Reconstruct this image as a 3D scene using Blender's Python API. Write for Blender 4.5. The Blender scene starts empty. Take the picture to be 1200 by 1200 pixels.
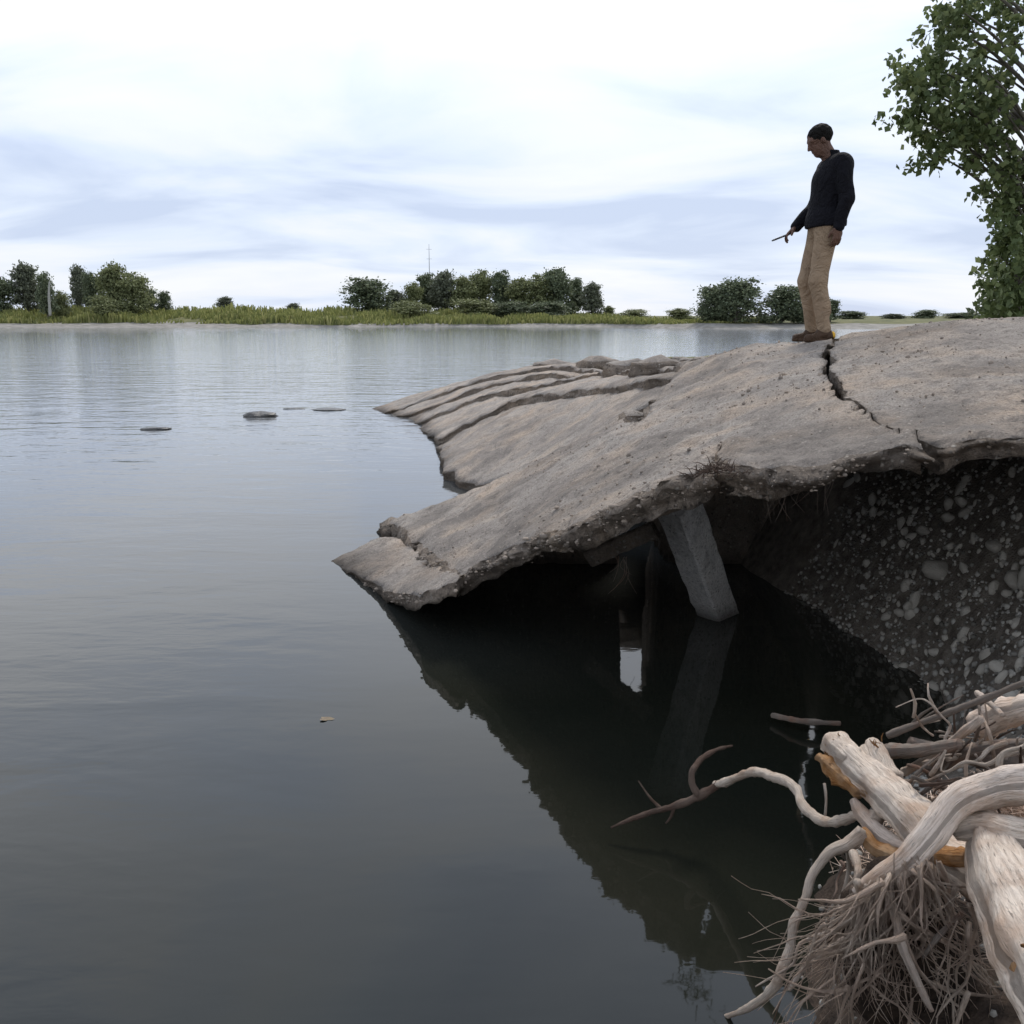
import bpy, math, random
import numpy as np
from mathutils import Vector, noise, geometry
R = math.radians
random.seed(7); rng = np.random.default_rng(7)
SC = bpy.context.scene
COL = SC.collection
# ------------------------------------------------------------------ camera
CAMZ, TH, F = 1.8, R(11.15), 35/36*1200
cam = bpy.data.cameras.new('camera'); co = bpy.data.objects.new('camera', cam); COL.objects.link(co)
co.location = (0, 0, CAMZ); co.rotation_euler = (R(90)-TH, 0, 0)
cam.lens = 35; cam.sensor_width = 36; cam.clip_start = .05; cam.clip_end = 20000
SC.camera = co
# ------------------------------------------------------------------ world
SUN_EL, SUN_AZ = R(50), R(18)          # sun ahead of the camera, a little to the right (azimuth from +Y towards +X)
w = bpy.data.worlds.new('World'); SC.world = w; w.use_nodes = True
nt = w.node_tree; N = nt.nodes; L = nt.links; N.clear()
def nn(t, **k):
    n = N.new(t)
    for a, b in k.items(): setattr(n, a, b)
    return n
def mth(op, a, b=None, clamp=False):
    n = nn('ShaderNodeMath', operation=op, use_clamp=clamp)
    for i, v in enumerate((a, b)):
        if v is None: continue
        if isinstance(v, (int, float)): n.inputs[i].default_value = v
        else: L.new(v, n.inputs[i])
    return n.outputs[0]
sky = nn('ShaderNodeTexSky', sky_type='NISHITA', sun_disc=False, sun_elevation=SUN_EL, sun_rotation=SUN_AZ)
bg1 = nn('ShaderNodeBackground'); L.new(sky.outputs[0], bg1.inputs[0]); bg1.inputs[1].default_value = .12
tc = nn('ShaderNodeTexCoord'); sp = nn('ShaderNodeSeparateXYZ'); L.new(tc.outputs['Generated'], sp.inputs[0])
zc = mth('MAXIMUM', sp.outputs[2], 0.0); den = mth('ADD', zc, .17)
cx = mth('DIVIDE', sp.outputs[0], den); cy = mth('DIVIDE', sp.outputs[1], den)
cb = nn('ShaderNodeCombineXYZ'); L.new(cx, cb.inputs[0]); L.new(cy, cb.inputs[1])
mp = nn('ShaderNodeMapping'); L.new(cb.outputs[0], mp.inputs[0]); mp.inputs['Scale'].default_value = (.75, 1.15, 1); mp.inputs['Rotation'].default_value = (0, 0, .22); mp.inputs['Location'].default_value = (1.35, 5.2, 0)
no = nn('ShaderNodeTexNoise'); no.inputs['Scale'].default_value = 1.3; no.inputs['Detail'].default_value = 7; no.inputs['Roughness'].default_value = .50; no.inputs['Distortion'].default_value = .5
L.new(mp.outputs[0], no.inputs['Vector'])
# darker cloud bases low over the horizon, white higher up
band = nn('ShaderNodeValToRGB'); L.new(sp.outputs[2], band.inputs[0])
cr = band.color_ramp; cr.elements[0].position = 0; cr.elements[0].color = (.50,)*3+(1,)
cr.elements[1].position = 1; cr.elements[1].color = (.45,)*3+(1,)
for p, v in ((.025, .55), (.065, .32), (.10, .30), (.15, .50), (.24, .78), (.34, .80), (.5, .42), (.62, .30)):
    e = cr.elements.new(p); e.color = (v, v, v, 1)
nz = mth('MULTIPLY', mth('SUBTRACT', no.outputs[0], .5), 2.6)
dens = mth('ADD', nz, band.outputs[0], True)
ramp = nn('ShaderNodeValToRGB'); L.new(dens, ramp.inputs[0]); cr = ramp.color_ramp
cr.elements[0].position = .05; cr.elements[0].color = (.55, .635, .82, 1)
cr.elements[1].position = .95; cr.elements[1].color = (.86, .885, .93, 1)
e = cr.elements.new(.4); e.color = (.70, .78, .93, 1)
e = cr.elements.new(.62); e.color = (.79, .835, .92, 1)
bg2 = nn('ShaderNodeBackground'); L.new(ramp.outputs[0], bg2.inputs[0]); el = nn('ShaderNodeMapRange'); L.new(sp.outputs[2], el.inputs[0]); el.inputs[1].default_value = .12; el.inputs[2].default_value = .30; el.inputs[3].default_value = .90; el.inputs[4].default_value = 1.12
el2 = nn('ShaderNodeMapRange'); L.new(sp.outputs[2], el2.inputs[0]); el2.inputs[1].default_value = .38; el2.inputs[2].default_value = .62; el2.inputs[3].default_value = 1.; el2.inputs[4].default_value = .85
L.new(mth('MULTIPLY', el.outputs[0], el2.outputs[0]), bg2.inputs[1])
mx = nn('ShaderNodeMixShader'); mx.inputs[0].default_value = .93
L.new(bg1.outputs[0], mx.inputs[1]); L.new(bg2.outputs[0], mx.inputs[2])
wo = nn('ShaderNodeOutputWorld'); L.new(mx.outputs[0], wo.inputs[0])
# ------------------------------------------------------------------ sun
sl = bpy.data.lights.new('sun', 'SUN'); sl.energy = 2.0; sl.angle = R(14); sl.color = (1, .94, .86)
so = bpy.data.objects.new('sun', sl); COL.objects.link(so)
sd = Vector((math.sin(SUN_AZ)*math.cos(SUN_EL), math.cos(SUN_AZ)*math.cos(SUN_EL), math.sin(SUN_EL)))
so.rotation_euler = sd.to_track_quat('Z', 'Y').to_euler(); so.location = (0, 0, 30)
SC.view_settings.view_transform = 'Standard'; SC.view_settings.look = 'None'
SC.view_settings.exposure = 0.3; SC.view_settings.gamma = 1
SC.cycles.max_bounces = 6; SC.cycles.use_denoising = True
# ------------------------------------------------------------------ geometry helpers
def ray(px, py):
    a, b = (px-600)/F, (600-py)/F
    return np.array([a, math.cos(TH)+b*math.sin(TH), -math.sin(TH)+b*math.cos(TH)])
def atY(px, py, Y):
    d = ray(px, py); return np.array([0, 0, CAMZ]) + d*(Y/d[1])
def atZ(px, py, z):
    d = ray(px, py); return np.array([0, 0, CAMZ]) + d*((z-CAMZ)/d[2])
def nz3(p, s=1.0, o=0.0):
    return noise.noise(Vector((p[0]*s+o, p[1]*s+o, p[2]*s-o)))
def fb(p, s=1.0, o=0.0, k=3):
    v = 0; a = 1
    for i in range(k):
        v += a*nz3(p, s, o+i*7); s *= 2.1; a *= .5
    return v
class TPS:
    def __init__(self, pts, lam=.0):
        P = np.array(pts, float); self.P = P[:, :2]; n = len(P)
        K = self.k(self.P, self.P) + lam*np.eye(n)
        A = np.zeros((n+3, n+3)); A[:n, :n] = K; A[:n, n] = 1; A[:n, n+1:] = self.P; A[n:, :n] = A[:n, n:].T
        self.w = np.linalg.solve(A, np.r_[P[:, 2], 0, 0, 0])
    def k(self, a, b):
        r2 = ((a[:, None]-b[None])**2).sum(2); return .5*r2*np.log(r2+1e-9)
    def __call__(self, q):
        q = np.atleast_2d(q)[:, :2]
        return self.k(q, self.P) @ self.w[:-3] + self.w[-3] + q @ self.w[-2:]
def hit(S, px, py, y0=2.5, y1=30):
    """first place where the sight line meets surface S"""
    ys = np.linspace(y0, y1, 1500); d = ray(px, py); P = np.array([0, 0, CAMZ]) + d[None]*(ys/d[1])[:, None]
    dz = P[:, 2]-S(P); k = np.where(dz < 0)[0]
    i = k[0] if len(k) else int(np.argmin(dz))
    return P[i]
def link(me, name, mats, parent=None, smooth=True, loc=(0, 0, 0)):
    o = bpy.data.objects.new(name, me); COL.objects.link(o)
    for m in (mats if isinstance(mats, (list, tuple)) else [mats]): me.materials.append(m)
    if parent: o.parent = parent
    o.location = loc
    if smooth: me.polygons.foreach_set('use_smooth', [True]*len(me.polygons))
    return o
def tag(o, label=None, cat=None, group=None, kind=None):
    if label: o['label'] = label
    if cat: o['category'] = cat
    if group: o['group'] = group
    if kind: o['kind'] = kind
    return o
def empty(name, loc, rz=0):
    o = bpy.data.objects.new(name, None); COL.objects.link(o); o.location = loc; o.rotation_euler = (0, 0, rz); return o
class MB:
    def __init__(s): s.v = []; s.f = []; s.m = []; s.uv = []
    def add(s, v, f, mi=0, uv=None):
        b = len(s.v); s.v.extend([tuple(map(float, p)) for p in v]); s.f.extend([tuple(i+b for i in q) for q in f]); s.m.extend([mi]*len(f))
        s.uv.extend(uv if uv is not None else [(0, 0)]*len(v))
    def mesh(s, name, origin=(0, 0, 0)):
        me = bpy.data.meshes.new(name); o = np.array(origin)
        me.from_pydata([tuple(np.array(p)-o) for p in s.v], [], s.f); me.polygons.foreach_set('material_index', s.m)
        ul = me.uv_layers.new(name='UVMap'); li = np.zeros(len(me.loops), np.int32); me.loops.foreach_get('vertex_index', li)
        ul.data.foreach_set('uv', np.array(s.uv, np.float32)[li].ravel()); me.update(); return me
    def build(s, name, mats, parent=None, smooth=True, origin=(0, 0, 0)):
        return link(s.mesh(name, origin), name, mats, parent, smooth, origin)
def tube(mb, path, n=10, step=.02, rough=.12, freq=14, seed=0., mi=0, flat=1., ridges=0):
    """path: list of (x, y, z, r); a gnarled tapering tube with closed ends"""
    P = np.array(path, float)
    if len(P) == 2: P = np.array([P[0], .5*(P[0]+P[1]), P[1]])
    Q = []
    for i in range(len(P)-1):
        p0, p1, p2, p3 = P[max(i-1, 0)], P[i], P[i+1], P[min(i+2, len(P)-1)]
        k = max(2, int(np.linalg.norm((p2-p1)[:3])/step))
        for j in range(k):
            t = j/k; Q.append(.5*((2*p1)+(-p0+p2)*t+(2*p0-5*p1+4*p2-p3)*t*t+(-p0+3*p1-3*p2+p3)*t**3))
    Q.append(P[-1]); Q = np.array(Q)
    T = np.gradient(Q[:, :3], axis=0); T /= np.linalg.norm(T, axis=1)[:, None]+1e-12
    u = np.cross(T[0], (0, 0, 1.)); u = u if np.linalg.norm(u) > .1 else np.cross(T[0], (1., 0, 0)); u /= np.linalg.norm(u)
    V, Fc, UV = [], [], []; ln = 0
    for i, q in enumerate(Q):
        t = T[i]; u = u-t*np.dot(u, t); u /= np.linalg.norm(u); vv = np.cross(t, u)
        if i: ln += np.linalg.norm(Q[i, :3]-Q[i-1, :3])
        for a in range(n):
            an = 2*math.pi*a/n; dr = math.cos(an)*u+math.sin(an)*vv*flat
            r = max(q[3], .0006); p = q[:3]+dr*r
            s = 1+rough*1.25*fb(p, freq, seed, 2)+rough*.55*nz3(p, freq*3.1, seed+3)
            if ridges: s += .10*math.sin(an*ridges+3*noise.noise(Vector((ln*6, seed, 0))))*.8
            V.append(q[:3]+dr*r*s); UV.append((a/n, ln))
    m = len(Q)
    for i in range(m-1):
        for a in range(n):
            b = (a+1) % n; Fc.append((i*n+a, i*n+b, (i+1)*n+b, (i+1)*n+a))
    V.append(Q[0, :3]-T[0]*Q[0, 3]*.35); UV.append((0, 0)); V.append(Q[-1, :3]+T[-1]*Q[-1, 3]*.35); UV.append((0, ln))
    for a in range(n):
        b = (a+1) % n; Fc.append((m*n, b, a)); Fc.append((m*n+1, (m-1)*n+a, (m-1)*n+b))
    mb.add(V, Fc, mi, UV)
def qmesh(name, V, F_):
    me = bpy.data.meshes.new(name); me.vertices.add(len(V)); me.vertices.foreach_set('co', V.astype(np.float32).ravel())
    k = F_.shape[1]; me.loops.add(F_.size); me.loops.foreach_set('vertex_index', F_.astype(np.int32).ravel())
    me.polygons.add(len(F_)); me.polygons.foreach_set('loop_start', np.arange(0, F_.size, k, dtype=np.int32)); me.update(); me.validate(); return me
import bmesh
bm = bmesh.new(); bmesh.ops.create_icosphere(bm, subdivisions=1, radius=1); ICO = np.array([v.co[:] for v in bm.verts]); ICF = np.array([[v.index for v in f.verts] for f in bm.faces]); bm.free()
# ------------------------------------------------------------------ materials
def mat(name):
    m = bpy.data.materials.new(name); m.use_nodes = True; t = m.node_tree; t.nodes.clear()
    o = t.nodes.new('ShaderNodeOutputMaterial'); b = t.nodes.new('ShaderNodeBsdfPrincipled'); t.links.new(b.outputs[0], o.inputs[0])
    return m, t, b
def node(t, ty, ins=None, **k):
    n = t.nodes.new(ty)
    for a, v in k.items(): setattr(n, a, v)
    for a, v in (ins or {}).items():
        if isinstance(v, bpy.types.NodeSocket): t.links.new(v, n.inputs[a])
        else: n.inputs[a].default_value = v
    return n
def nrange(t, v, a, b, c=0., d=1.):
    return node(t, 'ShaderNodeMapRange', {0: v, 1: a, 2: b, 3: c, 4: d}).outputs[0]
def mixc(t, f, a, b, bt='MIX'):
    n = t.nodes.new('ShaderNodeMix'); n.data_type = 'RGBA'; n.blend_type = bt
    for i, v in ((0, f), (6, a), (7, b)):
        if isinstance(v, bpy.types.NodeSocket): t.links.new(v, n.inputs[i])
        elif i: n.inputs[i].default_value = (*v, 1)
        else: n.inputs[0].default_value = v
    return n.outputs[2]
def noi(t, vec, s, d=4, r=.55, dist=0.):
    return node(t, 'ShaderNodeTexNoise', {'Vector': vec, 'Scale': s, 'Detail': d, 'Roughness': r, 'Distortion': dist}).outputs[0]
def wpos(t): return t.nodes.new('ShaderNodeNewGeometry').outputs['Position']
def bump(t, b, h, dist=.01, st=1., prev=None):
    n = node(t, 'ShaderNodeBump', {'Height': h, 'Distance': dist, 'Strength': st})
    if prev is not None: t.links.new(prev, n.inputs['Normal'])
    t.links.new(n.outputs[0], b.inputs['Normal']); return n.outputs[0]
def concrete(name, c0, c1, warm, rough_edge=False, wet=True):
    m, t, b = mat(name); p = wpos(t)
    big = noi(t, p, 1.3, 5, .6); mid = noi(t, p, 13, 8, .75, .2); fine = noi(t, p, 85, 4, .75)
    c = mixc(t, nrange(t, big, .36, .64), c0, c1)
    c = mixc(t, nrange(t, noi(t, p, 2.6, 3), .45, .7, 0, .8), c, warm)
    c = mixc(t, nrange(t, noi(t, p, .9, 6, .62, .6), .50, .63, 0, .55), c, tuple(.42*x for x in c0))
    c = mixc(t, nrange(t, mid, .50, .68, 0, .75), c, tuple(.42*x for x in c0))
    vo = node(t, 'ShaderNodeTexVoronoi', {'Vector': p, 'Scale': 34 if rough_edge else 48, 'Randomness': 1.})
    sep = node(t, 'ShaderNodeSeparateColor', {0: vo.outputs['Color']})
    agg = mixc(t, sep.outputs[0], (.10, .08, .065), (.62, .55, .47))
    core = nrange(t, vo.outputs['Distance'], .18, .42, 1, 0)
    pick = node(t, 'ShaderNodeMath', {0: sep.outputs[1], 1: .30 if rough_edge else .45}, operation='GREATER_THAN').outputs[0]
    k = node(t, 'ShaderNodeMath', {0: core, 1: pick}, operation='MULTIPLY').outputs[0]
    k = node(t, 'ShaderNodeMath', {0: k, 1: .9 if rough_edge else .75}, operation='MULTIPLY').outputs[0]
    c = mixc(t, k, c, agg)
    c = mixc(t, nrange(t, fine, .42, .66, 0, .6), c, tuple(.45*x for x in c0))
    if wet:                                                      # damp band and silt just above the waterline
        z = node(t, 'ShaderNodeSeparateXYZ', {0: p}).outputs[2]
        zz = node(t, 'ShaderNodeMath', {0: z, 1: nrange(t, mid, .3, .7, -.05, .07)}, operation='ADD').outputs[0]
        wf = nrange(t, zz, .02, .13, 1, 0); c = mixc(t, node(t, 'ShaderNodeMath', {0: wf, 1: .72}, operation='MULTIPLY').outputs[0], c, (.045, .035, .026))
    t.links.new(c, b.inputs['Base Color']); b.inputs['Roughness'].default_value = .9; b.inputs['Specular IOR Level'].default_value = .25
    b1 = bump(t, b, mid, .05, .9 if not rough_edge else 1.)
    b2 = bump(t, b, k, .012 if rough_edge else .006, .8, b1); bump(t, b, fine, .010, 1., b2)
    return m
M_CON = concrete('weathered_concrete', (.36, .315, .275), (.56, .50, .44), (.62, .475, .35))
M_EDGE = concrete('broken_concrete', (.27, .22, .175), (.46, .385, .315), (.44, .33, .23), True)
M_POST = concrete('cast_concrete', (.74, .71, .67), (.82, .79, .74), (.7, .65, .58))
def simple(name, c0, c1, s, rough=.85, bd=.01, per_island=False, spec=.3, c2=None):
    m, t, b = mat(name); p = wpos(t)
    f = nrange(t, noi(t, p, s, 5, .6), .35, .65)
    c = mixc(t, f, c0, c1)
    if per_island:
        g = t.nodes.new('ShaderNodeNewGeometry').outputs['Random Per Island']
        c = mixc(t, g, c, c2 or tuple(x*1.9 for x in c1))
    t.links.new(c, b.inputs['Base Color']); b.inputs['Roughness'].default_value = rough; b.inputs['Specular IOR Level'].default_value = spec
    if bd: bump(t, b, noi(t, p, s*4, 5, .65), bd, .8)
    return m
M_SOIL = simple('damp_gravelly_soil', (.09, .074, .058), (.195, .168, .138), 14, .9, .03)
M_STONE = simple('river_stone', (.12, .105, .088), (.22, .20, .168), 25, .9, .008, True, c2=(.38, .35, .30))
M_GRAVEL = simple('river_gravel', (.06, .054, .046), (.13, .12, .10), 30, .85, .004, True, c2=(.38, .36, .32))
M_MEADOW = simple('meadow', (.07, .08, .03), (.16, .15, .06), .6, .95, .03)
M_AGG = simple('concrete_pebbles', (.12, .10, .085), (.26, .22, .18), 30, .85, .003, True, c2=(.36, .295, .235))
M_BEACH = simple('pale_gravel_beach', (.17, .16, .14), (.30, .28, .25), .8, .95, .05)
M_DARKROCK = simple('wet_rock', (.018, .017, .015), (.05, .046, .04), 6, .35, .02, spec=.5)
def wood(name, c0, c1, c2, s=1.):
    m, t, b = mat(name); p = wpos(t); uv = t.nodes.new('ShaderNodeTexCoord').outputs['UV']
    mp_ = node(t, 'ShaderNodeMapping', {0: uv}); mp_.inputs['Scale'].default_value = (9*s, 3.5*s, 1)
    g = noi(t, mp_.outputs[0], 5, 6, .65, .6); c = mixc(t, nrange(t, g, .33, .62), c0, c1)
    big = noi(t, p, 9, 4, .6); c = mixc(t, nrange(t, big, .48, .66, 0, .7), c, c2)
    cr_ = nrange(t, noi(t, mp_.outputs[0], 11, 3, .5, .2), .30, .40, 1, 0)
    c = mixc(t, node(t, 'ShaderNodeMath', {0: cr_, 1: .7}, operation='MULTIPLY').outputs[0], c, tuple(.22*x for x in c0))
    t.links.new(c, b.inputs['Base Color']); b.inputs['Roughness'].default_value = .8; b.inputs['Specular IOR Level'].default_value = .25
    b1 = bump(t, b, g, .012, 1.); bump(t, b, noi(t, p, 120, 3, .6), .0015, .7, b1)
    return m
M_DRIFT = wood('bleached_driftwood', (.52, .41, .32), (.80, .68, .56), (.46, .30, .20))
M_PINK = wood('pale_peeled_wood', (.60, .47, .37), (.84, .71, .60), (.54, .35, .23))
M_ORANGE = wood('torn_orange_wood', (.26, .10, .03), (.52, .26, .09), (.68, .48, .30))
M_BROWNROOT = wood('wet_brown_root', (.09, .055, .04), (.17, .11, .08), (.24, .18, .14))
M_ROOTLET = wood('fine_grey_brown_rootlets', (.46, .31, .22), (.78, .61, .48), (.88, .74, .60))
M_STICK = wood('weathered_grey_stick', (.20, .16, .13), (.34, .28, .23), (.30, .15, .09))
M_BARK = simple('grey_bark', (.10, .09, .075), (.20, .18, .15), 8, .9, .03)
M_PALEBARK = simple('pale_bark', (.25, .25, .22), (.36, .35, .31), 8, .9, .02)
def leafmat(name, a, b_, c_, tr=.35):
    m, t, b = mat(name); g = t.nodes.new('ShaderNodeNewGeometry').outputs['Random Per Island']
    rp = node(t, 'ShaderNodeValToRGB', {0: g}); e = rp.color_ramp.elements
    e[0].color = (*a, 1); e[1].color = (*c_, 1); q = rp.color_ramp.elements.new(.55); q.color = (*b_, 1)
    col = mixc(t, nrange(t, noi(t, wpos(t), .35, 3), .3, .7, .0, .5), rp.outputs[0], tuple(1.25*x for x in b_))
    t.links.new(col, b.inputs['Base Color']); b.inputs['Roughness'].default_value = .65; b.inputs['Specular IOR Level'].default_value = .35
    tl = node(t, 'ShaderNodeBsdfTranslucent', {0: col}); ms = node(t, 'ShaderNodeMixShader', {0: tr, 1: b.outputs[0], 2: tl.outputs[0]})
    out = [n for n in t.nodes if n.type == 'OUTPUT_MATERIAL'][0]; t.links.new(ms.outputs[0], out.inputs[0])
    return m
M_LEAFN = leafmat('maple_leaves', (.055, .08, .03), (.12, .155, .06), (.28, .32, .15))
M_LEAFD = leafmat('dark_far_leaves', (.06, .08, .05), (.12, .145, .08), (.22, .25, .14), .2)
M_LEAFO = leafmat('olive_far_leaves', (.10, .115, .055), (.185, .205, .09), (.30, .315, .15), .25)
M_LEAFG = leafmat('greyish_far_leaves', (.08, .09, .065), (.145, .16, .11), (.24, .26, .17), .25)
M_GRASS = leafmat('tall_riverside_grass', (.10, .12, .04), (.21, .225, .07), (.38, .36, .15), .3)
def cloth(name, c, s=60, r=.9):
    m, t, b = mat(name); p = t.nodes.new('ShaderNodeTexCoord').outputs['Object']
    n = noi(t, p, s*.12, 4); col = mixc(t, nrange(t, n, .3, .7), tuple(.85*x for x in c), tuple(1.12*x for x in c))
    t.links.new(col, b.inputs['Base Color']); b.inputs['Roughness'].default_value = r; b.inputs['Specular IOR Level'].default_value = .2
    bump(t, b, noi(t, p, 9, 4, .55, 2.), .035, 1.); return m
M_SHIRT = cloth('navy_black_fabric', (.006, .006, .009)); M_KHAKI = cloth('khaki_fabric', (.31, .225, .15))
M_SKIN = cloth('skin', (.14, .08, .058), 30, .55); M_HAIR = cloth('dark_hair', (.006, .005, .004), 90, .85)
M_SHOE = cloth('brown_leather', (.065, .038, .022), 30, .6); M_YEL = cloth('yellow_heel_fabric', (.62, .36, .05))
M_PHONE = cloth('black_plastic', (.02, .02, .024), 10, .3)
M_MAST = simple('galvanised_steel', (.30, .31, .33), (.4, .41, .42), 5, .5, 0)
def water():
    m, t, b = mat('river_water'); p = wpos(t)
    dpt = nrange(t, noi(t, p, .5, 4), .35, .65)
    c = mixc(t, dpt, (.010, .012, .009), (.017, .017, .012))
    sky_sheen = nrange(t, node(t, 'ShaderNodeSeparateXYZ', {0: p}).outputs[1], 4.5, 42, 0, 1)  # bright sky reflection painted into the base colour, paler with distance
    c = mixc(t, sky_sheen, c, (.33, .345, .365))
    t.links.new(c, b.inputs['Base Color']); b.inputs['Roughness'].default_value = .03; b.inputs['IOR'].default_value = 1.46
    mp_ = node(t, 'ShaderNodeMapping', {0: p}); mp_.inputs['Scale'].default_value = (.55, 1.25, 1); mp_.inputs['Rotation'].default_value = (0, 0, .12)
    pv = mp_.outputs[0]
    # ripples grow with distance from the sheltered pool under the slabs
    sx = node(t, 'ShaderNodeSeparateXYZ', {0: p})
    out = nrange(t, sx.outputs[1], 5, 26, .035, .5)
    left = nrange(t, sx.outputs[0], -.6, -2.6, 0, .15)
    amp = node(t, 'ShaderNodeMath', {0: out, 1: left}, operation='ADD').outputs[0]
    h1 = noi(t, pv, 1.6, 3, .5, .4); h2 = noi(t, pv, 7, 3, .55, .3); h3 = noi(t, pv, .35, 2, .5)
    hs = node(t, 'ShaderNodeMath', {0: h2, 1: .22}, operation='MULTIPLY').outputs[0]
    h = node(t, 'ShaderNodeMath', {0: h1, 1: hs}, operation='ADD').outputs[0]
    h = node(t, 'ShaderNodeMath', {0: h, 1: amp}, operation='MULTIPLY').outputs[0]
    b1 = bump(t, b, h, .055, 1.); bump(t, b, h3, .016, 1., b1)
    return m
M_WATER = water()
# ------------------------------------------------------------------ surfaces of the slabs
cp = [(390,655,7.2),(470,626,7.35),(455,608,8.2),(560,572,8.0),(650,530,7.6),(740,485,7.35),(765,470,7.7),(790,440,8.6),(800,426,9.2),
      (545,665,5.45),(600,640,5.15),(650,618,4.85),(700,598,4.55),(760,568,4.35),(800,552,4.25),(835,537,4.15),(900,540,4.1),(1000,522,3.95),(1100,513,3.8),(1200,508,3.65),
      (500,688,5.45),(440,675,6.45),(955,400,7.9),(1200,373,7.0),(1050,385,7.5),(860,411,8.3),(700,560,5.6)]
CP = [atY(*c) for c in cp] + [np.array(p) for p in ((1.6,9.8,1.30),(2.9,9.4,1.33),(4.6,8.9,1.4),(7.5,8.8,1.35),(8,7,1.78),(8,3.4,1.35),(4.5,3.5,1.38),(5,7,1.8),(5,5.2,1.6))]
SB = TPS(CP, .004)
cd = [(522,550,11),(575,560,9.9),(640,533,9.2),(740,488,8.3),(790,441,8.9),(700,456,11),(600,471,13.5),(515,516,13.5),(505,504,15),(485,491,17.2),(430,477,19.8),
      (500,455,20),(570,437,20),(640,422,19),(700,420,16),(780,421,11),(640,446,15),(560,462,16.5),(720,431,13),(800,425,9.6)]
CD = [atY(*c) for c in cd] + [np.array(p) for p in ((1.9,20,.95),(2.6,15,1.1),(2.6,11,1.25),(0,22,.6))]
SD = TPS(CD, .02)
def dense(poly, step, jit, seed, closed=True):
    P = np.array(poly, float); out = []; n = len(P)
    for i in range(n if closed else n-1):
        a, b = P[i], P[(i+1) % n]; ln = np.linalg.norm(b-a); st = step*max(1, .5*(a[1]+b[1])/5); k = max(1, int(ln/st)); nrm = np.array([-(b-a)[1], (b-a)[0]])/(ln+1e-9)
        for j in range(k):
            q = a+(b-a)*j/k; out.append(q+jit*.8*np.array([fb((q[0], q[1], 0), 3.2, 1.3, 4), fb((q[0], q[1], 5), 3.2, 7.7, 4)]))
    return np.array(out)
def inside(P, poly):
    x, y = P[:, 0], P[:, 1]; c = np.zeros(len(P), bool); n = len(poly); j = n-1
    for i in range(n):
        xi, yi = poly[i]; xj, yj = poly[j]
        c ^= ((yi > y) != (yj > y)) & (x < (xj-xi)*(y-yi)/(yj-yi+1e-12)+xi); j = i
    return c
CRKD = np.full((1, 2), 99.)
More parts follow.
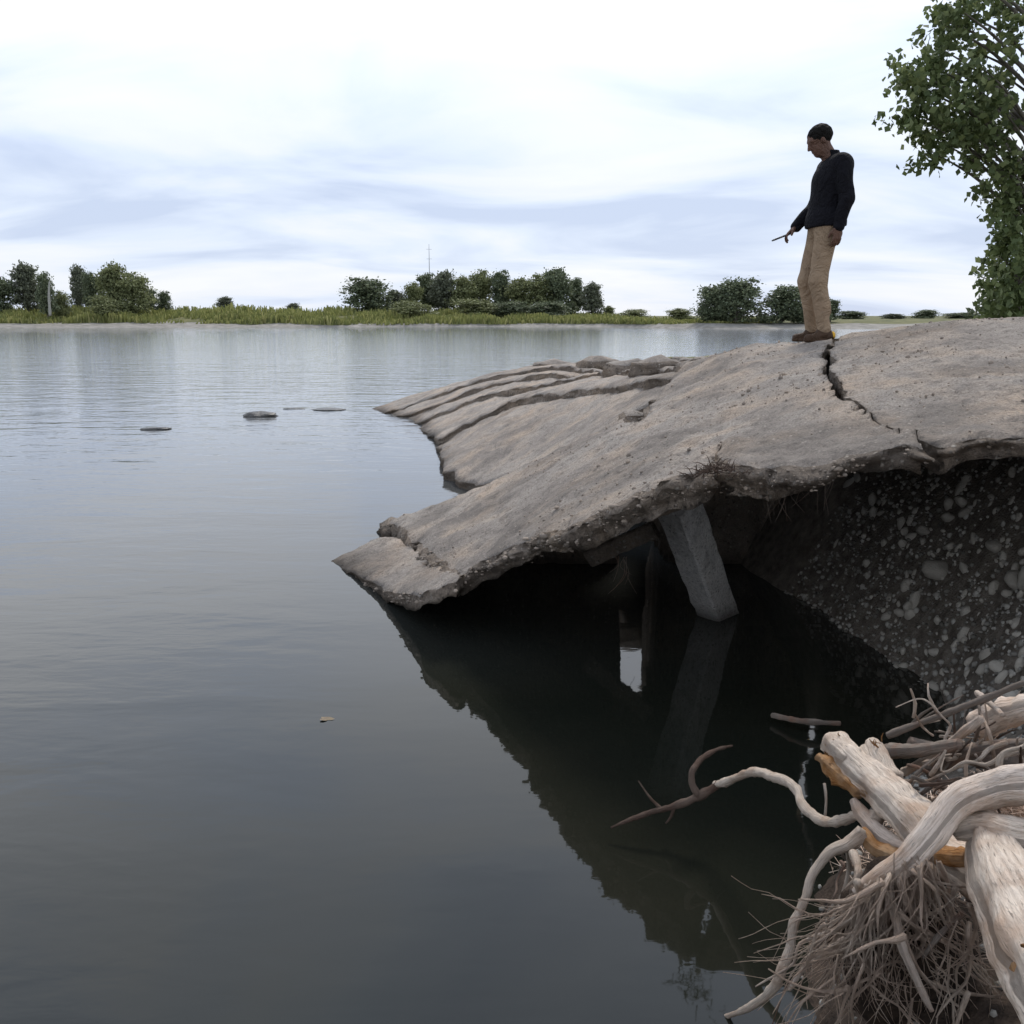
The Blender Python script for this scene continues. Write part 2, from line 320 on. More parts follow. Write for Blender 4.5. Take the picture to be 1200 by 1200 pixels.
def slab(name, poly, S, thick, label, cat='concrete slab', step=.028, jit=.045, seed=1., dz=0., bumpy=.02, flare=.05, group=None, groove=None, mats=None, agg=0, edge=1.):
    """a broken slab: ragged outline, undulating top on S, crumbling thick edge, rough underside"""
    O = dense(poly, step, jit, seed); n = len(O)
    lo, hi = O.min(0), O.max(0); pts = []
    y = lo[1]
    while y < hi[1]:
        s = step*max(1, y/5)*1.05
        xs = np.arange(lo[0], hi[0], s)
        xs = xs[xs < 5.5] if len(xs) else xs
        for x in np.r_[xs, np.arange(5.5, hi[0], .3)]: pts.append((x+random.uniform(-.3, .3)*s, y+random.uniform(-.3, .3)*s))
        y += s
    P = np.array(pts); P = P[inside(P, O)]
    D = np.sqrt(((P[:, None]-O[None])**2).sum(2)).min(1); st = step*np.maximum(1, P[:, 1]/5)
    keep = D > .5*st; P, D = P[keep], D[keep]
    A = np.vstack([O, P]); D = np.r_[np.zeros(n), D]
    r = geometry.delaunay_2d_cdt([Vector(a) for a in A], [], [list(range(n))], 1, 1e-5)
    V2 = np.array([tuple(v) for v in r[0]]); tri = [tuple(f) for f in r[2]]
    orig = [o[0] if len(o) else -1 for o in r[3]]
    inv = {o: i for i, o in enumerate(orig) if o >= 0}
    ring = [inv[i] for i in range(n) if i in inv]
    Dn = np.sqrt(((V2[:, None]-O[None])**2).sum(2)).min(1)
    Z = S(V2)+dz
    nzv = np.array([fb((v[0], v[1], seed), 1.7, seed, 3)*bumpy + fb((v[0], v[1], 0), 9, seed, 4)*bumpy*.6 + min(0, nz3((v[0], v[1], 0), 13, 4.)+.12)*bumpy*1.3 for v in V2])
    cd_ = np.sqrt(((V2[:, None]-CRKD[None])**2).sum(2)).min(1)
    Z = Z+nzv - .022*np.clip(cd_/.12-.3, 0, 1)*np.exp(-Dn/.03)*(1+np.array([nz3((v[0], v[1], 0), 8, seed) for v in V2])*1.2)
    if groove is not None: Z = Z - groove(V2)
    area = sum(O[i][0]*O[(i+1) % n][1]-O[(i+1) % n][0]*O[i][1] for i in range(n)); sg = 1 if area > 0 else -1
    nv = len(V2); V = [(a[0], a[1], z) for a, z in zip(V2, Z)]
    th = np.array([thick(a) if callable(thick) else thick for a in V2])
    Fc = []; MI = []
    def up(t):
        a, b, c = (V2[i] for i in t); return (b[0]-a[0])*(c[1]-a[1])-(b[1]-a[1])*(c[0]-a[0]) > 0
    for t in tri:
        t = t if up(t) else t[::-1]; Fc.append(t); MI.append(0)
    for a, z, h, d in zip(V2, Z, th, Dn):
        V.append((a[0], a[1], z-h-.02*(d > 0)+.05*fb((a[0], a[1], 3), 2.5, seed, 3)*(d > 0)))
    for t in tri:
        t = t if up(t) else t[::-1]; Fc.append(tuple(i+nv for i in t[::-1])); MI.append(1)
    m = len(ring); rows = 7; prev = ring
    RO = V2[ring]; tg = np.roll(RO, -1, 0)-np.roll(RO, 1, 0); nr = np.stack([tg[:, 1], -tg[:, 0]], 1)*sg; nr /= np.linalg.norm(nr, axis=1)[:, None]+1e-9
    crackd = np.sqrt(((RO[:, None]-CRKD[None])**2).sum(2)).min(1)
    for k in range(1, rows+1):
        f = k/(rows+1)
        if k <= rows:
            cur = []
            for i, vi in enumerate(ring):
                z = Z[vi]-th[vi]*f; q = (RO[i][0], RO[i][1], z)
                o = flare*math.sin(math.pi*min(1, f*1.15))*1.0 + (.04*fb(q, 6, seed, 3)+.05*nz3(q, 19, seed)+.03*nz3(q, 41, seed)-.01)
                o *= edge
                if crackd[i] < .16: o = -abs(o)*.35
                cur.append(len(V)); V.append((q[0]+nr[i][0]*o, q[1]+nr[i][1]*o, z+.02*nz3(q, 15, seed)))
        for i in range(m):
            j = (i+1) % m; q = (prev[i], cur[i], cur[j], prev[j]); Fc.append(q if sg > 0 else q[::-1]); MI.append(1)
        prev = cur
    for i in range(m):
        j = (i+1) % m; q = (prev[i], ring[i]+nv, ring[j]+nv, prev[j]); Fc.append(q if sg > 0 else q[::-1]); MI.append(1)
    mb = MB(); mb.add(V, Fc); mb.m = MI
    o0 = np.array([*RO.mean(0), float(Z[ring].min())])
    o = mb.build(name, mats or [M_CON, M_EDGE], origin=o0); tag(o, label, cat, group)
    if agg:
        side = [i for i in range(2*nv, len(V)) if V[i][1] < 6.6 and np.sqrt(((np.array(V[i][:2])-CRKD)**2).sum(1)).min() > .2]; g_ = np.random.default_rng(int(seed*10)); pk = g_.choice(side, agg)
        Cn_ = np.array(V)[pk]+g_.normal(size=(agg, 3))*.008; sz_ = g_.choice([.004, .007, .011, .017], agg, p=[.45, .35, .16, .04])
        Q_, _ = np.linalg.qr(g_.normal(size=(agg, 3, 3))); Vq = np.einsum('nij,kj->nki', Q_, ICO)*g_.uniform(.6, 1.3, (agg, 1, 3))*(sz_[:, None]*np.array([1.3, 1, .8]))[:, None, :]+(Cn_-o0)[:, None, :]
        Fq = (ICF[None]+(np.arange(agg)*len(ICO))[:, None, None]).reshape(-1, 3); tag(link(qmesh('exposed_pebbles', Vq.reshape(-1, 3), Fq), 'exposed_pebbles', M_AGG, o), kind='stuff')
    return o
def hb(px, py): return hit(SB, px, py)[:2]
# crack through the main slab, traced on its real surface
crack = [(966,402),(968,420),(974,440),(985,463),(992,473),(1015,482),(1035,490),(1055,502),(1075,511)]
CRK = [np.array([2.62, 9.3]), np.array([2.55, 8.5])]+[hb(*c) for c in crack]
CRK[2] = np.array([2.50, 7.75])
wid = np.interp(np.arange(len(CRK)), [0, 4, 6, 7, 10], [.06, .055, .038, .009, .003])
CRKD = np.vstack([a+(b-a)*t for a, b in zip(CRK[:-1], CRK[1:]) for t in (0, .25, .5, .75)])
Lc, Rc = [], []
for i, c in enumerate(CRK):
    a = CRK[max(i-1, 0)]; b = CRK[min(i+1, len(CRK)-1)]; t = (b-a)/np.linalg.norm(b-a); nrm = np.array([t[1], -t[0]])
    if nrm[0] < 0: nrm = -nrm
    Lc.append(c-nrm*wid[i]*.5); Rc.append(c+nrm*wid[i]*.5)
def wp(px, py, Y): return atY(px, py, Y)[:2]
near = [wp(*c) for c in ((545,665,5.45),(575,650,5.28),(600,640,5.15),(650,618,4.85),(700,598,4.55),(735,578,4.42),(760,568,4.35),(800,552,4.25),(828,540,4.17))]
near += [hb(843,518), hb(858,537)] + [wp(*c) for c in ((900,540,4.1),(950,533,4.02),(1000,522,3.95),(1050,514,3.88),(1082,514,3.82))]
back = [np.array(p) for p in ((1.55,9.75),)] + [wp(*c) for c in ((800,426,9.2),(790,440,8.6),(765,470,7.7))]
notch = [np.array((1.06,7.55)), np.array((.90,6.75)), np.array((.84,6.8)), np.array((.84,7.4))]
far = [wp(*c) for c in ((700,505,7.5),(650,530,7.6),(600,553,7.85),(560,570,8.0),(510,590,8.1),(458,606,8.2),(474,624,7.4),(505,648,6.55))]
thB = lambda a: max(float(SB(np.array([a]))[0])+.25, .1) if (a[1] > 7.15 and (-1.2 < a[0] < .80 or 1.14 < a[0] < 2.2)) else float(np.interp(a[0], [-.6, .3, 1.0, 1.5, 2.2], [.08, .13, .12, .06, .05]))  # far edge thickened below the waterline, added to block light under the slab
slab('concrete_slab', near+Lc[::-1]+back+notch+far, SB, thB, 'large tilted concrete slab dipping from the standing man down towards the water, left of the dark crack', seed=2.3, jit=.055, flare=.05, bumpy=.028, agg=900)
right = [np.array(p) for p in ((7.8,8.9),(8,6),(8,3.4),(5,3.45),(3,3.55))] + [wp(1200,508,3.65), wp(1150,510,3.72), wp(1100,512,3.79)]
slab('concrete_slab', Rc[:1]+right+Rc[1:][::-1], SB, .055, 'flat concrete slab overhanging the gravel bank at the right edge, right of the dark crack', agg=120, bumpy=.028, seed=2.3, jit=.055, flare=.03, dz=.0)
tipo = [wp(*c) for c in ((386,657,7.25),(438,671,6.4),(498,682,5.42),(535,680,5.25),(546,668,5.38),(500,650,6.45),(466,628,7.38),(446,630,7.6))]
slab('concrete_slab', tipo, SB, .055, 'small broken slab tip touching the water at the lower left end of the concrete', agg=120, seed=8.2, jit=.02, dz=-.01, flare=.0, edge=.4)
chip = [wp(*c) for c in ((446,608,8.25),(458,618,8.05),(470,606,8.3),(456,602,8.4))]
slab('concrete_chunk', chip, SB, .16, 'little dark concrete chunk at the waterline behind the slab tip', 'concrete chunk', seed=9.9, jit=.02, dz=-.02, mats=[M_EDGE, M_EDGE], step=.03)
# farther slabs: three long sheets stepping back along the river
def ridges(amp, fr, ang):
    return lambda V: amp*np.clip(np.sin((V[:, 0]*math.cos(ang)+V[:, 1]*math.sin(ang))*fr+np.array([2.2*fb((v[0], v[1]*.5, 0), .9, 2, 3) for v in V])), 0, 1)**2*np.array([np.clip(.6+1.5*fb((v[0], v[1], 0), .8, 9, 2), 0, 1) for v in V])
def resam(pl, n=14):
    P = np.array(pl); d = np.r_[0, np.cumsum(np.linalg.norm(np.diff(P, axis=0), axis=1))]; t = np.linspace(0, d[-1], n); return np.stack([np.interp(t, d, P[:, 0]), np.interp(t, d, P[:, 1])], 1)
BB = [resam(b) for b in ([wp(522,552,11), wp(560,556,10), wp(640,534,9.0), wp(700,508,8.6), np.array((.88,8.5)), np.array((1.2,8.35)), wp(772,463,8.1)],
    [wp(513,515,13.7), wp(600,470,13.6), wp(700,455,11.1), wp(794,438,8.85)], [wp(480,489,17.4), wp(560,462,16.6), wp(640,445,15), wp(720,430,13), wp(806,424,9.35)],
    [wp(426,478,19.9), wp(500,455,20.4), wp(570,437,20.6), wp(640,423,18.9), wp(720,419,14.5), np.array((2.3,10.3))])]
mixb = lambda i, f: BB[i]*(1-f)+BB[i+1]*f
lines = [BB[0], BB[1], mixb(1, .85), mixb(2, .22), mixb(2, .5), BB[3]]
names = ['nearest and widest of the far concrete sheets, with a rounded lobe and dark undercut above the water', 'second of the far concrete sheets counted away from the big tilted slab',
    'narrow ribbed sheet, third of the far concrete sheets counted away from the big tilted slab', 'last but one of the far concrete sheets, beside the outermost', 'outermost thin concrete sheet whose dark point reaches farthest into the river']
def pld(Q, L_):
    return np.sqrt(((Q[:, None]-np.vstack([L_[:-1]*(1-t)+L_[1:]*t for t in (0, .25, .5, .75)])[None])**2).sum(2)).min(1)
for k in range(5):
    A_, B_ = lines[k].copy(), lines[k+1].copy()
    if 0 < k < 4: A_[0] += (A_[0]-A_[1])*random.uniform(-.25, .25); 
    ov = .10*(B_-A_)/np.linalg.norm(B_-A_, axis=1)[:, None]
    poly = [p for p in A_]+[p for p in (B_+(ov if k < 4 else 0))[::-1]]
    stp = (.04, .065, .06, .05, .06)[k]
    def SK(V, A_=A_, B_=B_, k=k, stp=stp):
        V = np.atleast_2d(V)[:, :2]; da, db = pld(V, A_), pld(V, B_); v = da/(da+db+1e-6)
        w_ = np.clip((V[:, 0]+1.6)*.5+.5, .35, 1.)
        fine_ = np.array([.014*math.sin((x*.96+y*.28)*17+3*fb((x, y, 0), .8, 2, 2)) * max(0, .5+fb((x, y, 0), 1.1, 6, 2)) for x, y in V])
        return SD(V)-.04+stp*(1-v)*w_*1.0-.03*v+fine_
    slab('concrete_slab', poly, SK, .13, names[k], seed=3.7+k*.9, jit=.055, bumpy=.03, step=.036, flare=.0, edge=.6)
gq = np.random.default_rng(12); Pg = gq.uniform((-1.3, 3.6), (5.2, 9.3), (9000, 2)); poly_ = np.array(near+[Lc[0]]+back+far)
allp = np.array(near+right[::-1][:0]+Lc[::-1]+back+notch+far); okB = inside(Pg, allp); okR = inside(Pg, np.array(Rc[:1]+right+Rc[1:][::-1]))
cl_ = np.array([fb((x, y, 0), 1.1, 3, 3) for x, y in Pg]); kp = (okB | okR) & (gq.uniform(0, 1, len(Pg)) < np.clip(.25+1.4*cl_, .04, 1)); Pg = Pg[kp]
sz_ = gq.choice([.003, .005, .008, .013], len(Pg), p=[.45, .35, .16, .04]); Zg = SB(Pg)+np.array([fb((p[0], p[1], 2.3), 1.7, 2.3, 3)*.028+fb((p[0], p[1], 0), 9, 2.3, 4)*.0168+min(0, nz3((p[0], p[1], 0), 13, 4.)+.12)*.036 for p in Pg])+sz_*.35
Q_, _ = np.linalg.qr(gq.normal(size=(len(Pg), 3, 3))); Vq = np.einsum('nij,kj->nki', Q_, ICO)*gq.uniform(.6, 1.3, (len(Pg), 1, 3))*sz_[:, None, None]+np.c_[Pg, Zg][:, None, :]
tag(link(qmesh('grit', Vq.reshape(-1, 3), (ICF[None]+(np.arange(len(Pg))*len(ICO))[:, None, None]).reshape(-1, 3)), 'grit', M_AGG), kind='stuff')
# loose broken pieces along the crest of the far slabs
for i, (px, py, Y, s, lab) in enumerate(((645,424,18.3,.35,'low broken concrete lump on the crest of the far slabs, leftmost'),(706,420,15.5,.3,'broken concrete lump on the crest of the far slabs, middle'),
        (737,424,12.6,.26,'brown broken concrete lump rising where far slabs meet the crest'),(770,423,10.6,.2,'small broken concrete lump nearest the big tilted slab'),(748,482,8.15,.10,'small dark concrete chunk wedged in the notch of the tilted slab'))):
    c = atY(px, py, Y); a = random.uniform(0, 3); po = []
    for k in range(7):
        an = a+k*2*math.pi/7; r = s*random.uniform(.6, 1.2); po.append(np.array([c[0]+r*1.5*math.cos(an), c[1]+r*math.sin(an)]))
    zt = c[2]+.03
    slab('concrete_chunk', po, lambda V, zt=zt, c=c: zt-.15*((V[:, 0]-c[0])**2+(V[:, 1]-c[1])**2)/s**2*s, .22, lab, 'concrete chunk', seed=11+i*1.7, jit=.05, bumpy=.05, step=.05, mats=[M_CON, M_EDGE])
# tilted concrete post under the slab
def prism(mb, a, b, w, h, rot, seg=14, rough=.006, seed=0., ch=.012, mi=0):
    a, b = np.array(a, float), np.array(b, float); t = (b-a)/np.linalg.norm(b-a)
    u = np.cross(t, (0, 0, 1.)); u = u if np.linalg.norm(u) > .1 else np.array((1., 0, 0)); u /= np.linalg.norm(u); v = np.cross(t, u)
    cu, su = math.cos(rot), math.sin(rot); u, v = u*cu+v*su, -u*su+v*cu
    prof = []
    for sx, sy in ((1, 1), (-1, 1), (-1, -1), (1, -1)):
        cxx, cyy = sx*w/2, sy*h/2
        pr = [(cxx, cyy-sy*ch), (cxx-sx*ch, cyy)]; prof += pr if sx*sy > 0 else pr[::-1]
    full = []
    for i in range(len(prof)):
        p, q = np.array(prof[i]), np.array(prof[(i+1) % len(prof)]); k = 5 if np.linalg.norm(q-p) > .05 else 1
        full += [p+(q-p)*j/k for j in range(k)]
    n = len(full); V = []; Fc = []
    for i in range(seg+1):
        c = a+(b-a)*i/seg
        for p in full:
            q = c+u*p[0]+v*p[1]; V.append(q+(u*p[0]+v*p[1])/(np.linalg.norm(p)+1e-9)*rough*fb(q, 12, seed, 3)*2)
    for i in range(seg):
        for j in range(n):
            k = (j+1) % n; Fc.append((i*n+j, i*n+k, (i+1)*n+k, (i+1)*n+j))
    Fc.append(tuple(range(n))[::-1]); Fc.append(tuple(seg*n+j for j in range(n)))
    mb.add(V, Fc, mi)
mb = MB(); pa, pb = atY(793, 585, 5.2), atZ(842, 722, -.02)
prism(mb, pa, pb+(pb-pa)*.06, .18, .19, .30, 16, .0045, 2.)
tag(mb.build('concrete_post', [M_POST], smooth=False, origin=pb), 'pale square concrete post leaning in the water under the tilted slab', 'concrete post')
mb = MB(); prism(mb, atY(690, 655, 5.95), atY(768, 620, 5.7), .05, .10, .25, 20, .006, 4.)
tag(mb.build('concrete_beam', [M_EDGE], smooth=False, origin=atY(768, 622, 5.75)), 'dim grey concrete beam lying under the tilted slab left of the leaning post', 'concrete beam')
# ------------------------------------------------------------------ terrain
shore = np.array([(-60,-8),(-8,-1.5),(-3,.3),(-1,.9),(.25,1.55),(.75,2.15),(1.0,2.85),(1.45,3.5),(1.95,4.0),(2.08,4.6),(2.0,5.3),(1.9,6.2),(1.7,7),(1.6,8.5),(1.0,11),(.2,15),(-.6,18.5),(0,20.5),(3,22.5),(10,28),(30,40),(70,62),(160,90),(400,140)])
SAM = []
def sdist(P):
    best = np.full(len(P), 1e9); sgn = np.ones(len(P))
    for a, b in zip(shore[:-1], shore[1:]):
        ab = b-a; t = np.clip(((P-a)@ab)/(ab@ab), 0, 1); q = a+t[:, None]*ab; d = np.linalg.norm(P-q, axis=1)
        cr_ = ab[0]*(P[:, 1]-a[1])-ab[1]*(P[:, 0]-a[0]); m = d < best-1e-9
        best[m] = d[m]; sgn[m] = np.where(cr_[m] < 0, 1, -1)
    return best*sgn
def ground(P):
    d = sdist(P); x, y = P[:, 0], P[:, 1]
    top = np.where((y > 3.2) & (y < 10.5) & (x > -2), np.minimum(SB(P)-.16-.10*np.clip((5.2-y)/1.2, 0, 1), 1.62), 1.0)
    top = np.where(y >= 10, np.minimum(.95, SD(P)-.3) if True else 0, top); top = np.where((y >= 10) & (x > 3), .9, top)
    top = np.maximum(top, .25)
    far_ = np.clip((y-3.55)/.9, 0, 1); far_ = far_*far_*(3-2*far_)
    steep = np.where(d > 0, d*1.9, d*.7)
    zf = np.minimum(steep, top)
    zn = np.where(d > 0, .16+.30*np.tanh(d*1.3)-.16*np.exp(-d/.06), d*.7) + .5*np.clip((x-1.8)/2.2, 0, 1)
    zn = np.minimum(zn, .95)
    z = zn*(1-far_)+zf*far_
    return np.maximum(z, -.7)
gx = np.r_[np.linspace(-60, -4, 12)[:-1], np.linspace(-4, .3, 20)[:-1], np.linspace(.3, 4.0, 110)[:-1], np.linspace(4, 10, 25)[:-1], np.linspace(10, 300, 40)]
gy = np.r_[np.linspace(-30, 0, 12)[:-1], np.linspace(0, 1.6, 10)[:-1], np.linspace(1.6, 6.4, 150)[:-1], np.linspace(6.4, 26, 60)[:-1], np.linspace(26, 130, 40)]
GX, GY = np.meshgrid(gx, gy); GP = np.stack([GX.ravel(), GY.ravel()], 1); GZ = ground(GP)
sc_ = np.where((GP[:, 0] > .3) & (GP[:, 0] < 4) & (GP[:, 1] < 6.5), 1., .5)
GZ = GZ + np.array([fb((p[0], p[1], z), 2.6, 1, 4)*.05+fb((p[0], p[1], z), 11, 4, 2)*.018 for p, z in zip(GP, GZ)])*sc_
nx, ny = len(gx), len(gy); mb = MB(); fs = []; ms = []
for j in range(ny-1):
    for i in range(nx-1):
        fs.append((j*nx+i, j*nx+i+1, (j+1)*nx+i+1, (j+1)*nx+i)); ms.append(1 if (gy[j] > 10 or gx[i] > 5) else (2 if gy[j] < 3.15 else 0))
mb.add(np.c_[GP, GZ], fs); mb.m = ms
M_EARTH0 = simple('brown_earth', (.035, .024, .017), (.10, .07, .05), 20, .95, .03)
tag(mb.build('ground', [M_SOIL, M_MEADOW, M_EARTH0]), kind='structure')
gtree = None
def gz(x, y): return float(ground(np.array([[x, y]]))[0])
# river bed sheet and water
mb = MB(); mb.add([(-6000, -3000, -1.2), (6000, -3000, -1.2), (6000, 9000, -1.2), (-6000, 9000, -1.2)], [(0, 1, 2, 3)]); tag(mb.build('riverbed', [M_SOIL], smooth=False), kind='structure')
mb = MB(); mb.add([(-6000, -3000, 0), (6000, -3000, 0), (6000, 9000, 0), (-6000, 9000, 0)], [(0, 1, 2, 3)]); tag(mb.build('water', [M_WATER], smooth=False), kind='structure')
# far bank
def Ys(X): return np.interp(X, [-600, -120, -77, -45, -10, 15, 30, 60, 120, 600], [150, 146, 150, 160, 172, 168, 142, 138, 150, 190])
def farz(X, e):
    beach = np.interp(X, [-120, -60, -30, 20, 40], [12, 9, 2, 2, 6]); top = np.interp(X, [-120, -40, 0, 14, 26, 200], [2.6, 2.2, 2.0, 1.7, 1.1, 1.2])
    z = np.where(e < beach, e/np.maximum(beach, .1)*.55, .55+(top-.55)*np.clip((e-beach)/14, 0, 1)**.8)
    return np.where(e < 0, e*.2, z)
xs = np.r_[np.linspace(-3000, -160, 14)[:-1], np.arange(-160, 200, 2.5), np.linspace(200, 3000, 14)]; es = np.r_[-4, -1, 0, 1, 2, 4, 6, 8, 10, 12, 15, 18, 22, 28, 40, 80, 300, 2000, 6000.]
V = []; 
for e in es:
    for x in xs:
        z = float(farz(x, np.array(e))); j = fb((x*.12, e*.12, 0), 1, 2, 3); V.append((x, float(Ys(x))+e+j*2*(abs(x) < 200), z+(.25*fb((x*.3, e*.3, 0), 1, 5, 3) if e > 3 and e < 100 else 0)))
fs = []; ms = []; nx = len(xs)
for j in range(len(es)-1):
    for i in range(nx-1):
        fs.append((j*nx+i, j*nx+i+1, (j+1)*nx+i+1, (j+1)*nx+i)); bw = float(np.interp(xs[i], [-120, -60, -30, 20, 40], [12, 9, 1, 2, 8])); ms.append(0 if es[j] < bw else 1)
mb = MB(); mb.add(V, fs); mb.m = ms; tag(mb.build('far_riverbank', [M_BEACH, M_MEADOW]), kind='structure')
# tall grass on the far bank
def quads(C, U, W):      # C centre, U half width vectors, W full height vectors
    n = len(C); V = np.stack([C-U, C+U, C+U*.35+W, C-U*.35+W], 1).reshape(-1, 3); F_ = np.arange(4*n).reshape(-1, 4); return V, F_
n = 42000; X = rng.uniform(-125, 40, n); bw = np.interp(X, [-120, -60, -30, 20, 40], [12, 9, 1, 2, 10]); e = bw+rng.exponential(9, n)
cl = np.array([fb((x*.15, q*.15, 0), 1, 9, 3) for x, q in zip(X, e)])
hh = (.55+1.1*np.clip(cl+.35, 0, 1.2))*rng.uniform(.6, 1.1, n)*np.interp(X, [-120, 0, 12, 30], [1, 1, .75, .35]); keep = rng.uniform(0, 1, n) < .55+cl
C = np.c_[X, Ys(X)+e, farz(X, e)-.1]; a = rng.uniform(0, 6.28, n)
V, F_ = quads(C[keep], (np.c_[np.cos(a), np.sin(a)*.3, a*0]*.22)[keep], (np.c_[rng.normal(0, .22, n), rng.normal(0, .2, n), hh])[keep])
tag(link(qmesh('tall_grass', V, F_), 'tall_grass', M_GRASS, smooth=False), kind='stuff')
# ------------------------------------------------------------------ trees
def leaves(C, size, sd_, aspect=.6, vert=0., fold=True):
    """one small leaf-shaped face at each point of C"""
    g = np.random.default_rng(sd_); n = len(C)
    d = g.normal(size=(n, 3)); d[:, 2] -= vert; d /= np.linalg.norm(d, axis=1)[:, None]
    q = g.normal(size=(n, 3)); u = np.cross(d, q); u /= np.linalg.norm(u, axis=1)[:, None]; s = size*g.uniform(.6, 1.35, n)[:, None]
    c2 = np.cross(d, u)
    V = np.stack([C-d*s*.5, C+u*s*aspect*.5+c2*s*.08, C+d*s*.5, C-u*s*aspect*.5+c2*s*.08], 1).reshape(-1, 3)
    return V, np.arange(4*n).reshape(-1, 4)
def crown_pts(g, H, Wd, base, nclump, per, lobes):
    """clumps on the outer part of several irregular lobes; unit tree of height H, half width Wd"""
    L_ = []
    for k in range(lobes):
        f = k/max(1, lobes-1); z = base*.6+(H-base)*(.12+.72*f); rr = Wd*(1.0-.5*abs(f-.35))*g.uniform(.5, .75)
        an = g.uniform(0, 6.28); off = Wd*g.uniform(.15, .55)*(1-.5*f); L_.append((off*math.cos(an), off*math.sin(an), z, rr, rr*g.uniform(.7, 1.1)*(H-base)/(2.6*Wd)))
    P = []
    for k in range(nclump):
        l = L_[g.integers(len(L_))]; v = g.normal(size=3); v /= np.linalg.norm(v); r = g.uniform(.45, 1.08)
        c = np.array([l[0]+v[0]*l[3]*r, l[1]+v[1]*l[3]*r, l[2]+v[2]*l[4]*r]); sz = Wd*g.uniform(.06, .20)
        q = g.normal(size=(per, 3))*sz*np.array([1, 1, .62]); P.append(c+q)
    P = np.vstack(P); P = P[P[:, 2] > base*.5]; P[:, 2] = np.where(P[:, 2] > H, H-(P[:, 2]-H)*.5, P[:, 2]); return P, L_
def make_tree(mt, seed, H=10., Wd=4., base=1.5, bark=M_BARK, ncl=230, per=30, lobes=11, leaf=.5):
    g = np.random.default_rng(seed); root = empty('tree', (0, 0, 0)); P, L_ = crown_pts(g, H, Wd, base, ncl, per, lobes)
    V, F_ = leaves(P, leaf, seed); cr_ = link(qmesh('crown', V, F_), 'crown', mt, root, False)
    mb = MB(); r0 = H*.022
    tube(mb, [(0, 0, -.6, r0*1.5), (.05*H*g.normal()*.3, 0, H*.25, r0), (.0, .05, H*.55, r0*.7), (.1, 0, H*.85, r0*.25)], 8, .5, .1, 1., seed)
    for l in L_: 
        z0 = max(base*.6, l[2]-.28*H); tube(mb, [(0, 0, z0, r0*.6), (l[0]*.5, l[1]*.5, z0+(l[2]-z0)*.45, r0*.4), (l[0], l[1], l[2], r0*.15)], 6, .5, .1, 1., seed)
    mb.build('trunk', bark, root); return root
def copy_tree(o, parent=None):
    c = o.copy(); COL.objects.link(c)
    if parent: c.parent = parent
    for ch in [k for k in bpy.data.objects if k.parent == o]: copy_tree(ch, c)
    return c
protos = {}
def proto(k):
    if k not in protos:
        arg = {'d0': (M_LEAFD, 1, 10, 4.6, 1.0), 'd1': (M_LEAFD, 2, 10, 4.2, .8), 'o0': (M_LEAFO, 3, 10, 4.2, 1.6), 'o1': (M_LEAFO, 4, 10, 3.6, 1.8), 'g0': (M_LEAFG, 5, 10, 3.6, 2.0), 'd2': (M_LEAFD, 6, 10, 3.2, 2.2), 'o2': (M_LEAFO, 8, 10, 5.2, .5)}[k]
        protos[k] = (make_tree(*arg), False, arg[3])
    r, used, Wd = protos[k]; protos[k] = (r, True, Wd)
    return (copy_tree(r) if used else r), Wd
